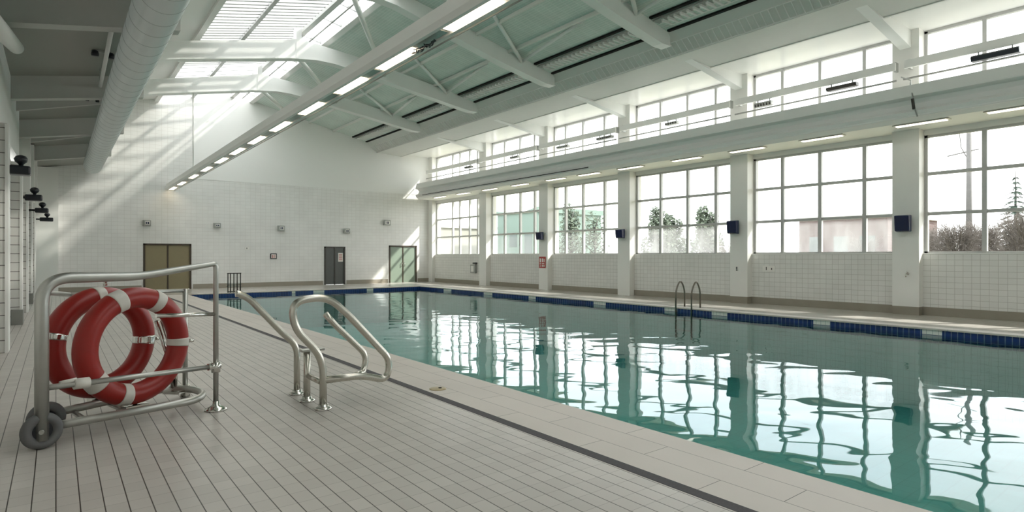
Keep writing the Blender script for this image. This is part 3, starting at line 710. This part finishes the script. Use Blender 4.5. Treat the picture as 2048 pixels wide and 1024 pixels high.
# ---- soffit lights
yl = [3.45, 5.32, 7.72, 9.98, 12.2, 14.68, 16.85, 18.85, 21.3, 23.7, 26.1, 28.5]
for k, y in enumerate(yl):
    s = root('ceiling_soffit_light', (17.0, y, 4.84), 'warm recessed strip light under the ledge, %s' % (['at the right frame edge', 'by the broad pillar', 'at right over the fogged window', 'at left over the fogged window', 'right of two above the ladder window', 'left of two above the ladder window', 'right of two above the third window', 'left of two above the third window', 'right of two above the second window', 'left of two above the second window', 'right of two above the first window', 'nearest the end wall'][k]), 'strip light', 'strip lights under the ledge')
    MB().box(16.88, 17.12, y-0.60, y+0.60, 4.848, 4.868).build('frame', M['bandw'], s, 0.004)
    MB().box(16.92, 17.08, y-0.54, y+0.54, 4.835, 4.8475).build('diffuser', M['lampside'], s)

# ---- long hanging strip of lamps
s = root('hanging_light_channel', (4.17, 16, 4.7), 'long white light channel with warm lamps hanging above the left pool edge', 'light channel')
Y0s, Y1s = 1.0, 31.1
ch = MB()
ch.prism([(3.98, 4.66), (4.02, 4.585), (4.08, 4.585), (4.085, 4.62), (4.255, 4.62), (4.26, 4.585), (4.32, 4.585), (4.36, 4.66), (4.33, 4.86), (4.01, 4.86)], Y0s, Y1s)
ch.build('channel', M['white'], s)
ww = MB().tube([(4.335, Y0s, 4.57), (4.335, Y1s, 4.57)], 0.014, 6); ww.build('conduit', M['greybox'], s)
lam = [6.22, 8.33, 10.14, 12.2, 14.35, 16.4, 18.5, 20.6, 22.95, 25.4, 28.1, 30.4, 4.2, 2.2]
for y in lam:
    lo = MB().box(4.095, 4.245, y-0.58, y+0.58, 4.595, 4.619); lo.build('lamp', M['lampw'], s, 0.01)
for a, c in zip(sorted(lam)[:-1], sorted(lam)[1:]):
    MB().box(4.10, 4.24, a+0.66, c-0.66, 4.606, 4.619).build('reflector', M['steel_dull'], s)
for p in PIL:
    if p in (25.37, 1.0): MB().tube([(4.17, p, 4.86), (4.17, p, 7.79)], 0.02, 8).build('hanging_rod', M['white'], s)
# frayed cable clump on the channel between the nearest lamps
s2 = root('hanging_cable_clump', (4.3, 7.2, 4.6), 'dark tangle of cable clipped under the light channel between the nearest lamps', 'cable')
rnd = random.Random(3); cb_ = MB()
for k in range(9):
    y = 7.0+rnd.random()*0.55; pts = []
    for j in range(6): pts.append((4.17+rnd.uniform(-0.05, 0.06), y+0.06*j+rnd.uniform(-0.04, 0.04), 4.575-rnd.uniform(0, 0.05)))
    cb_.tube(smooth_path(pts, 0.05, 3), 0.008, 5)
cb_.build('cable', M['black'], s2)

# ---- round duct on the left
dc = Vector((1.02, 0, 4.72)); dr = 0.274
s = root('hanging_air_duct', (dc.x, 10, dc.z), 'big white round spiral air duct hanging along the left ceiling', 'air duct')
d = MB(); prof = []
d.tube([(dc.x, -5, dc.z), (dc.x, 25.38, dc.z), (dc.x, 25.5, dc.z)], [dr, dr, dr*0.93], 40)
d.build('duct', M['duct'], s)
for k in range(50):
    y = 2.0+k*0.47
    if y < 25.2: MB().torus((dc.x, y, dc.z), Vector((1, 0, 0)), Vector((0, 0, 1)), dr, 0.0035, 40, 5).build('seam', M['ductseam'], s)
for y in (5.3, 11.2, 16.2, 21.2):
    MB().tube([(dc.x, y, dc.z+dr-0.005), (dc.x, y, 5.52)], 0.012, 6).build('hanger', M['greybox'], s)
# conduit, spots and pipe under the low ceiling
s = root('ceiling_conduit', (0.74, 13.6, 5.22), 'thin white tube running under the low ceiling beside the duct', 'conduit')
MB().tube([(0.70, 11.0, 5.18), (0.76, 15.5, 5.22)], 0.035, 10).build('tube', M['white'], s)
for y in (11.4, 14.9): MB().tube([(0.72, y, 5.2), (0.72, y, 5.44)], 0.008, 6).build('mount', M['greybox'], s)
for k, (xa, xb, y, nm) in enumerate([(0.58, 0.82, 13.5, 'nearest the camera'), (0.60, 0.80, 17.6, 'middle'), (0.55, 0.8, 22.4, 'farthest')]):
    z = 5.13+0.18*(0.7+1.0)-0.004
    s = root('ceiling_twin_spot', (0.7, y, z), 'dark twin spotlight on the low left ceiling, %s of three' % nm, 'spotlight', 'twin spotlights on the low ceiling')
    MB().box(xa, xb, y-0.03, y+0.03, z-0.05, z-0.02).build('track', M['greybox'], s)
    for x in (xa, xb): MB().lathe((x, y, z-0.13), [(0.02, 0.11), (0.055, 0.09), (0.065, 0.03), (0.06, 0.0)]).build('spot_head', M['black'], s)
s = root('mounted_sloping_pipe', (-0.5, 11, 4.7), 'short white sloping pipe with rounded end on the upper left wall', 'pipe')
MB().tube([(-0.62, 7.6, 4.0), (-0.52, 9.2, 4.22), (-0.5, 12.2, 4.86), (-0.5, 12.4, 4.90), (-0.5, 12.5, 4.92)], [0.10, 0.10, 0.10, 0.085, 0.03], 18).build('pipe', M['white'], s)
MB().tube([(-0.722, 9.0, 4.2), (-0.58, 9.0, 4.2)], 0.03, 8).build('mount', M['greybox'], s)

# ------------------------------------------------------------------ life ring trolley
O = Vector((-0.09, 6.05, 0)); ang = R(18.7)
U = Vector((math.cos(ang), math.sin(ang), 0)); W = Vector((-math.sin(ang), math.cos(ang), 0)); Z = Vector((0, 0, 1))
def T(a, b_, z): return O + U*a + W*b_ + Z*z
s = root('life_ring_trolley', T(0.7, 0.35, 0), 'grey tubular steel trolley on wheels holding two red life rings', 'trolley')
hp = smooth_path([T(0, 0, 0.07), T(0, 0, 1.37), T(0.72, 0, 1.365), T(1.44, 0, 1.475), T(1.44, 0, 0.03)], [0, 0.20, 0.12, 0.045, 0], 10)
def rad_at(p):
    a = (p-O).dot(U); return 0.048-0.023*max(0, min(1, a/1.44))
MB().tube(hp, [rad_at(p) for p in hp], 16).build('handle_frame', M['steel_dull'], s)
MB().lathe(tuple(T(1.44, 0, 0)), [(0.105, 0.0), (0.105, 0.012), (0.075, 0.03), (0.035, 0.05), (0.03, 0.09)]).build('floor_flange', M['chrome'], s)
MB().tube([T(0.03, 0, 0.485), T(1.44, 0, 0.44)], 0.024, 14).build('lower_rail', M['steel_dull'], s)
c = MB(); c.tube([T(1.44, 0, 0.38), T(1.44, 0, 0.48)], 0.042, 14); c.tube([T(1.36, 0, 0.442), T(1.48, 0, 0.44)], 0.034, 14)
c.build('fitting', M['chrome'], s)
c = MB(); c.tube([T(0.22, 0, 0.48), T(0.33, 0, 0.476)], 0.046, 10); c.tube([T(0.12, 0, 0.505), T(0.24, 0, 0.515)], 0.018, 8)
c.build('clamp', M['bandw'], s)
MB().tube([T(0.87, 0.0, 0.995), T(1.44, 0, 0.965)], 0.020, 12).build('upper_rail', M['chrome'], s)
# base: front rail, curved end, rear rail
bp_ = smooth_path([T(0.09, 0.02, 0.16), T(1.30, 0.02, 0.13), T(1.52, 0.38, 0.13), T(1.42, 0.80, 0.13), T(0.16, 0.44, 0.17)], [0, 0.3, 0.3, 0.3, 0], 8)
MB().tube(bp_, 0.036, 14).build('base_frame', M['steel_dull'], s)
for a in (0.35, 0.68): MB().tube([T(a, 0.05, 0.125), T(a+0.05, 0.70 if a > .5 else 0.5, 0.13)], 0.022, 10).build('cross_bar', M['steel_dull'], s)
MB().tube([T(1.55, 0.80, 0.12), T(1.55, 0.80, 1.19)], 0.026, 14).build('rear_post', M['steel_dull'], s)
MB().tube([T(0.5, 0.88, 1.18), T(1.55, 0.80, 1.17)], 0.020, 12).build('rear_rail', M['steel_dull'], s)
MB().tube([T(0.10, 0.36, 0.14), T(0.10, 0.38, 0.9)] + smooth_path([T(0.10, 0.38, 0.9), T(0.11, 0.42, 1.24), T(0.5, 0.88, 1.18)], 0.15, 5)[1:], 0.022, 12).build('rear_post', M['steel_dull'], s)
c = MB(); c.box(-0.13, 0.13, -0.09, 0.09, 0, 0.03, Matrix.Translation(T(1.42, 0.68, 0.10)) @ Matrix.Rotation(ang+0.5, 4, 'Z')); c.tube([T(1.55, 0.80, 0.01), T(1.55, 0.80, 0.13)], 0.05, 12)
c.build('rear_foot', M['chrome'], s)
for a_, b_ in ((0.0, 0.0), (0.16, 0.40)):
    cw = T(a_, b_, 0.145)
    ww = MB().torus(cw, U, Z, 0.105, 0.040, 40, 14).build('wheel', M['rubber'], s)
    hb = MB(); hb.tube([cw-W*0.018, cw+W*0.018], 0.075, 24); hb.build('hub', M['black'], ww)
MB().tube([T(-0.02, -0.055, 0.145), T(0.18, 0.45, 0.145)], 0.018, 10).build('axle', M['steel_dull'], s)

ra = R(31.0); UR = Vector((math.cos(ra), math.sin(ra), 0)); WR = Vector((-math.sin(ra), math.cos(ra), 0))
def ring(cent, Rm, r, label, bands, clips):
    U, W = UR, WR
    s = root('life_ring', cent, label, 'life ring', 'red life rings on the trolley')
    tilt = Z
    MB().torus(cent, U, tilt, Rm, r, 72, 24).build('float_ring', M['red'], s)
    for a, wd, kind in bands:
        bnd = MB().torus(cent, U, tilt, Rm, r, 220, 24, a-wd/2, a+wd/2, 0.004).build('band', M['bandw'] if kind == 0 else M['chrome'], s)
    for a, ln in clips:
        p = cent + U*(math.cos(R(a))*(Rm+r)) + Z*(math.sin(R(a))*(Rm+r))
        d = (U*math.cos(R(a)) + Z*math.sin(R(a)))
        MB().tube([p-W*r*0.25 + d*0.012, p-W*r*0.25+d*ln], 0.018, 8).build('clip', M['chrome'], s)
def from_px(x, y, b_):
    """centre of a ring that stands b_ metres behind the front rail, on a known sight line"""
    F = 1176.; th = R(37.8); u = (x-1024)/F; v = -(y-512)/F
    d = Vector((math.sin(th)+u*math.cos(th), math.cos(th)-u*math.sin(th), v)); e = Vector((0, 0, 1.55))
    t = (b_ - (e-O).dot(W))/d.dot(W)
    return e+d*t
c1 = from_px(270, 691, 0.29); c2 = from_px(203, 684, 0.66)
ring(c1, 0.455, 0.098, 'red life ring with white bands hung at the front of the trolley', [(112, 13, 0), (63, 12, 0), (-3, 10, 0), (255, 12, 0), (216, 13, 0)], [(-3, 0.06)])
ring(c2, 0.432, 0.098, 'red life ring hung at the rear of the trolley, half hidden by the front ring', [(95, 10, 0), (166, 7, 1), (-4, 11, 1), (268, 12, 0)], [(88, 0.10), (-4, 0.05)])
# twin brace between the two rings
for dx_ in (0.0, 0.055):
    pa = from_px(313, 642, 0.515)+U*dx_; pb = from_px(340, 728, 0.575)+U*dx_
    MB().tube([pa, pb, T(1.38+dx_*0.5, 0.72, 0.14)], 0.019, 10).build('diagonal_brace', M['chrome'], s)
# cradles that carry the rings
for k, (cc, rr) in enumerate([(c1, 0.553), (c2, 0.530)]):
    zb_ = cc.z-rr
    m_ = MB()
    pz = Vector((cc.x, cc.y, 0))
    m_.box(-0.10, 0.10, -0.06, 0.06, zb_-0.03, zb_-0.004, Matrix.Translation(pz) @ Matrix.Rotation(ang, 4, 'Z'))
    m_.tube([(cc.x, cc.y, 0.15), (cc.x, cc.y, zb_-0.02)], 0.02, 8)
    m_.build('cradle', M['chrome'], s)

# ------------------------------------------------------------------ hand rails at the pool steps
def flange(c, par, nm='floor_flange'):
    MB().lathe(c, [(0.085, 0), (0.085, 0.014), (0.06, 0.026), (0.05, 0.03), (0.048, 0.05)]).build(nm, M['chrome'], par)
s = root('pool_handrail', (2.14, 6.0, 0), 'looped steel pool handrail on two posts nearest the camera', 'handrail', None)
Y1 = 5.88; Y2 = 6.31
lp_ = smooth_path([(2.14, Y1, 0.01), (2.14, Y1, 0.52), (1.85, Y1, 0.84), (1.83, Y1, 1.10), (2.18, Y1, 1.145), (2.42, Y1, 0.92), (2.88, Y1, 0.42), (2.84, Y1, 0.20), (2.55, Y1-0.01, 0.29), (2.14, Y1, 0.29)],
                  [0, 0.18, 0.16, 0.22, 0.25, 0.05, 0.20, 0.14, 0.12, 0], 9)
MB().tube(lp_, 0.037, 16).build('rail_loop', M['steel'], s)
ir = smooth_path([(2.32, Y2, 0.92), (2.42, Y2, 0.80), (2.80, Y2, 0.42), (2.74, Y2-0.03, 0.22), (2.50, Y1+0.02, 0.295)], [0, 0.05, 0.18, 0.18, 0], 9)
MB().tube(ir, 0.034, 16).build('inner_rail', M['steel'], s)
MB().tube([(2.12, Y2, 0.01), (2.12, Y2, 0.53)], 0.036, 16).build('rear_post', M['steel'], s)
q = MB().box(2.05, 2.30, Y2-0.05, Y2+0.035, 0.53, 0.56); q.build('cap_plate', M['steel_dull'], s, 0.008)
MB().tube([(2.13, Y1+0.02, 0.27), (2.13, Y2-0.02, 0.27)], 0.03, 12).build('cross_bar', M['steel'], s)
flange((2.14, Y1, 0), s); flange((2.12, Y2, 0), s)
s = root('pool_handrail', (2.14, 6.66, 0), 'single slanting steel handrail behind the looped one', 'handrail')
ar = smooth_path([(2.14, 6.70, 0.01), (2.14, 6.70, 0.54), (1.98, 6.70, 0.70), (1.64, 6.70, 1.09), (1.53, 6.70, 1.15), (1.50, 6.70, 1.15)], [0, 0.16, 0.05, 0.1, 0.02, 0], 8)
MB().tube(ar, 0.035, 16).build('rail', M['steel'], s)
flange((2.14, 6.70, 0), s)

# pool ladder hoops
s = root('pool_ladder', (14.9, 10.6, 0), 'steel pool ladder with two arched grab rails at the window side edge', 'ladder')
for y in (10.93, 10.38):
    hp = smooth_path([(15.13, y, 0.012), (15.13, y, 0.55), (14.93, y, 0.84), (14.70, y, 0.55), (14.70, y, -0.9)], [0, 0.25, 0.16, 0.3, 0], 7)
    MB().tube(hp, 0.024, 12).build('grab_rail', M['ladder'], s)
for z in (-0.35, -0.65): MB().box(14.66, 14.73, 10.38, 10.93, z-0.015, z+0.015).build('step', M['steel_dull'], s)
# dark rack at the far end
s = root('pool_edge_rack', (5.95, 26.78, 0.012), 'black metal barred rack standing at the far pool edge', 'rack')
x0, x1, y = 5.70, 6.19, 26.78
for x in (x0, x0+0.10, x0+0.23, x0+0.36, x1): MB().tube([(x, y, 0.012), (x, y, 0.82)], 0.022, 8).build('upright', M['darksteel'], s)
boxes('cross_bar', M['darksteel'], s, [(x0-0.025, x1+0.025, y-0.024, y+0.024, z-0.02, z+0.02) for z in (0.05, 0.82)])
boxes('shelf', M['steel_dull'], s, [(x0-0.02, x1+0.05, y+0.025, y+0.18, 0.26, 0.29), (x0-0.02, x1+0.03, y+0.025, y+0.16, 0.36, 0.39)])
# drain cover on the coping
s = root('floor_drain_cover', (3.52, 5.95, 0), 'small oval brass drain cover set in the coping', 'drain cover')
MB().lathe((3.52, 5.95, 0.0005), [(0.10, 0), (0.10, 0.004), (0.085, 0.007)], 24).build('plate', plain('brass', (0.42, 0.34, 0.2), 0.4, 0.6), s)
MB().lathe((3.55, 5.95, 0.0078), [(0.02, 0), (0.02, 0.004)], 12).build('screw_hole', M['gap'], s)

# ------------------------------------------------------------------ outside
struct('ground', MB().box(18.6, 140, -70, 140, -0.6, -0.4), M['grassy'], 'winter ground outside the windows', 'ground')
struct('added_sun_canopy', MB().prism([(18.5, 4.95), (20.9, 5.42), (20.9, 5.55), (18.5, 5.1)], YF, 25.6), M['concrete'], 'added canopy out of view, keeping sun off the tall windows', 'canopy')  # added out of view to block sun through the tall windows

def leaves(mb, c, rx, ry, rz, n, size, rnd, shell=0.5):
    for _ in range(n):
        while True:
            v = Vector((rnd.uniform(-1, 1), rnd.uniform(-1, 1), rnd.uniform(-1, 1)))
            if shell**2 < v.length_squared < 1: break
        p = Vector((c[0]+v.x*rx, c[1]+v.y*ry, c[2]+v.z*rz))
        a = Vector((rnd.uniform(-1, 1), rnd.uniform(-1, 1), rnd.uniform(-1, 1))).normalized()
        b2 = a.orthogonal().normalized(); sz = size*rnd.uniform(0.6, 1.3)
        mb.add([p-a*sz*0.5, p+b2*sz*0.28, p+a*sz*0.5, p-b2*sz*0.28], [(0, 1, 2, 3)])
def broad_tree(x, y, h, r, label, mat, seed, n=2200, size=0.34, z0=0.9):
    rnd = random.Random(seed)
    s = root('tree', (x, y, -0.4), label, 'tree', 'trees outside the windows')
    t = MB(); t.tube([(x, y, -0.4), (x+0.1, y, h*0.4), (x, y+0.1, h*0.85)], [0.16, 0.12, 0.03], 8)
    for k in range(9):
        a = k*2.4; z = h*(0.25+0.06*k)
        t.tube([(x, y, z), (x+math.cos(a)*r*0.7, y+math.sin(a)*r*0.7, z+h*0.22)], [0.06, 0.015], 6)
    t.build('trunk', M['bark'], s)
    f_ = MB()
    for k in range(7):
        a = k*2.4; q = 0.45*r
        leaves(f_, (x+math.cos(a)*q*(1.25-0.13*k), y+math.sin(a)*q*(1.25-0.13*k), h*(0.30+0.095*k)), r*(0.72-0.06*k), r*(0.72-0.06*k), h*0.17, n//7, size, rnd, 0.2)
    f_.build('foliage', mat, s)
def conifer(x, y, h, r, label, seed):
    rnd = random.Random(seed)
    s = root('tree', (x, y, -0.4), label, 'tree', 'trees outside the windows')
    MB().tube([(x, y, -0.4), (x, y, h)], [0.16, 0.02], 8).build('trunk', M['bark'], s)
    f_ = MB()
    nl = 22
    for k in range(nl):
        z = 0.3+(h-0.5)*k/nl; rr = r*(1-k/nl)+0.06
        for j in range(12):
            a = rnd.uniform(0, 6.28); l = rr*rnd.uniform(0.7, 1.15)
            tip = Vector((x+math.cos(a)*l, y+math.sin(a)*l, z-0.22*l+rnd.uniform(-0.08, 0.08)))
            b0 = Vector((x, y, z+0.12)); sd = Vector((-math.sin(a), math.cos(a), 0))
            for q in range(5):
                p = b0.lerp(tip, 0.2+0.2*q); wq = 0.22*l*(1.1-0.18*q)+0.05
                f_.add([p, p+sd*wq+Vector((math.cos(a), math.sin(a), -0.25))*wq*0.7, b0.lerp(tip, min(1, 0.4+0.2*q)), p-sd*wq+Vector((math.cos(a), math.sin(a), -0.25))*wq*0.7], [(0, 1, 2, 3)])
    f_.build('foliage', M['leafd'], s)
def bush(x, y, h, r, label, seed, mat, n=900):
    rnd = random.Random(seed)
    s = root('bush', (x, y, -0.4), label, 'bush', 'bare bushes outside the windows')
    f_ = MB()
    for k in range(n):
        a = rnd.uniform(0, 6.28); e = rnd.random()**0.5
        b0 = Vector((x+math.cos(a)*r*0.35*e, y+math.sin(a)*r*0.35*e, -0.4+h*0.75*rnd.random()))
        d = Vector((math.cos(a)*rnd.uniform(0.2, 1), math.sin(a)*rnd.uniform(0.2, 1), rnd.uniform(0.5, 1.3))).normalized()
        L = rnd.uniform(0.35, 0.75)*r
        m1 = b0+d*L*0.5+Vector((rnd.uniform(-.1, .1), rnd.uniform(-.1, .1), 0)); e1 = b0+d*L+Vector((rnd.uniform(-.2, .2), rnd.uniform(-.2, .2), 0.05))
        f_.tube([b0, m1, e1], [0.014, 0.010, 0.004], 3, caps=False)
        for q in range(2):
            p = m1.lerp(e1, rnd.random()); dd = Vector((rnd.uniform(-1, 1), rnd.uniform(-1, 1), rnd.uniform(0, 1))).normalized()*0.3
            f_.tube([p, p+dd], [0.007, 0.003], 3, caps=False)
    f_.build('branches', mat, s)
conifer(44, 9.05, 6.5, 2.1, 'dark conifer at the right edge beyond the nearest window', 1)
s = root('utility_pole', (47, 12.02, -0.4), 'grey utility pole beyond the nearest window', 'pole')
MB().tube([(47, 12.02, -0.4), (47, 12.02, 10.7)], [0.19, 0.13], 10).build('pole', M['bark'], s)
MB().tube([(47, 11.5, 8.45), (47, 13.2, 8.2)], 0.04, 6).build('cross_arm', M['bark'], s)
MB().tube([(47, 12.1, 7.9), (47, 12.45, 8.7), (47, 12.55, 9.9)], 0.03, 6).build('wire_loop', M['bark'], s)
bx = [(38.5, 12.25, 3.7, 1.25, 'left of the utility pole'), (34.5, 9.3, 3.9, 1.3, 'at the foot of the utility pole'), (37.5, 8.9, 4.0, 1.2, 'between pole and conifer'), (33.5, 6.6, 4.2, 1.35, 'in front of the conifer'),
      (43.8, 13.3, 3.9, 1.4, 'behind the utility pole'), (33.5, 3.0, 4.5, 1.5, 'past the conifer at the frame edge')]
for k, (x, y, h, r, nm) in enumerate(bx): bush(x, y, h, r, 'brown leafless bush ' + nm, 20+k, M['twig'], 1500)
broad_tree(44, 34.6, 6.0, 1.6, 'pale loose tree at the left of the window behind the ladder', M['leaf'], 5, 3000)
broad_tree(50, 37.6, 5.7, 1.7, 'pale round tree in the middle of the window behind the ladder', M['leaf'], 6, 3200)
broad_tree(43, 28.9, 5.6, 1.5, 'pale tree at the right of the window behind the ladder', M['leaf'], 8, 3000)
bush(40, 25.0, 3.2, 1.4, 'brown bush beside the pillar behind the ladder', 41, M['twig'], 500)
bush(38.0, 14.9, 3.4, 1.2, 'brown bush right of the brick building', 42, M['twig'], 700)
broad_tree(40, 42.2, 6.6, 1.5, 'dense pale tree beyond the third window from the end wall', M['leaf'], 9, 2200, 0.3)
broad_tree(38, 37.0, 5.4, 1.5, 'loose pale tree beyond the third window, right side', M['leaf'], 10, 900, 0.3)
s = root('brick_building', (46, 19.6, -0.4), 'low red brown brick building beyond the fogged window', 'building')
MB().box(46, 56, 16.4, 22.6, -0.4, 4.35).build('walls', M['brick'], s)
MB().box(45.8, 56.2, 16.2, 22.8, 4.35, 4.6).build('roof', M['concrete'], s)
boxes('window_pane', M['darkglass'], s, [(45.96, 45.995, y, y+1.0, 1.6, 3.0) for y in (17.2, 19.0, 20.8)])
s = root('green_building', (42, 52, -0.4), 'pale green clad building beyond the second window from the end wall', 'building')
MB().box(42, 52, 49.5, 57, -0.4, 6.4).build('walls', M['greenish'], s)
MB().prism([(49.3, 6.4), (57.2, 6.4), (57.2, 6.9), (55, 6.6), (52, 6.5), (49.3, 7.0)], 41.8, 52.2, 'x').build('roof', M['greenish'], s)
boxes('window_pane', M['darkglass'], s, [(41.96, 41.995, 50.5, 51.8, 0.5, 4.2), (41.96, 41.995, 53.2, 54.6, 2.6, 4.2)])
s = root('beige_building', (36, 66, -0.4), 'beige rendered building beyond the window nearest the end wall', 'building')
MB().box(34, 44, 60, 66, -0.4, 4.9).build('walls', M['beigewall'], s)
MB().box(33.8, 44.2, 59.8, 66.2, 4.9, 5.2).build('roof', M['concrete'], s)
q = MB(); q.box(33.95, 33.995, 61.5, 63, 1.5, 4.5); q.build('window_pane', M['darkglass'], s)

# ------------------------------------------------------------------ light
w = bpy.data.worlds.new('sky_world'); sc.world = w; w.use_nodes = True
nt = w.node_tree; nt.nodes.clear()
out = nt.nodes.new('ShaderNodeOutputWorld'); bg = nt.nodes.new('ShaderNodeBackground')
tc = nt.nodes.new('ShaderNodeTexCoord'); sp = nt.nodes.new('ShaderNodeSeparateXYZ'); nt.links.new(tc.outputs['Generated'], sp.inputs[0])
rp = nt.nodes.new('ShaderNodeValToRGB')
rp.color_ramp.elements[0].position = 0.0; rp.color_ramp.elements[0].color = (0.99, 0.985, 0.98, 1)
rp.color_ramp.elements[1].position = 0.5; rp.color_ramp.elements[1].color = (0.84, 0.92, 1.0, 1)
nt.links.new(sp.outputs[2], rp.inputs[0])
n = nt.nodes.new('ShaderNodeTexNoise'); n.inputs['Scale'].default_value = 3.5; n.inputs['Detail'].default_value = 6
mp = nt.nodes.new('ShaderNodeMapping'); mp.inputs['Scale'].default_value = (1, 1, 3.0)
nt.links.new(tc.outputs['Generated'], mp.inputs[0]); nt.links.new(mp.outputs[0], n.inputs['Vector'])
mr = nt.nodes.new('ShaderNodeMapRange'); mr.inputs[1].default_value = 0.4; mr.inputs[2].default_value = 0.62
nt.links.new(n.outputs['Fac'], mr.inputs[0])
mx = nt.nodes.new('ShaderNodeMix'); mx.data_type = 'RGBA'; mx.inputs[7].default_value = (1.0, 1.0, 1.0, 1)
nt.links.new(mr.outputs[0], mx.inputs[0]); nt.links.new(rp.outputs[0], mx.inputs[6])
nt.links.new(mx.outputs[2], bg.inputs[0]); bg.inputs[1].default_value = 3.4
nt.links.new(bg.outputs[0], out.inputs[0])

sl = bpy.data.lights.new('sun', 'SUN'); so = bpy.data.objects.new('sun', sl); COL.objects.link(so)
sl.energy = 6.5; sl.angle = R(2.2); sl.color = (1.0, 0.96, 0.88)
so.rotation_euler = Vector((-1.0, 0.72, -1.04)).to_track_quat('-Z', 'Y').to_euler()
so.location = (30, -10, 30)

sc.view_settings.view_transform = 'Standard'; sc.view_settings.look = 'None'
sc.view_settings.gamma = 1.0; sc.view_settings.use_curve_mapping = False
sc.view_settings.exposure = 0.37
cy = sc.cycles
cy.use_denoising = True
cy.max_bounces = 10; cy.diffuse_bounces = 6; cy.glossy_bounces = 5; cy.transparent_max_bounces = 12
cy.sample_clamp_indirect = 6.0
cy.caustics_reflective = False; cy.caustics_refractive = False
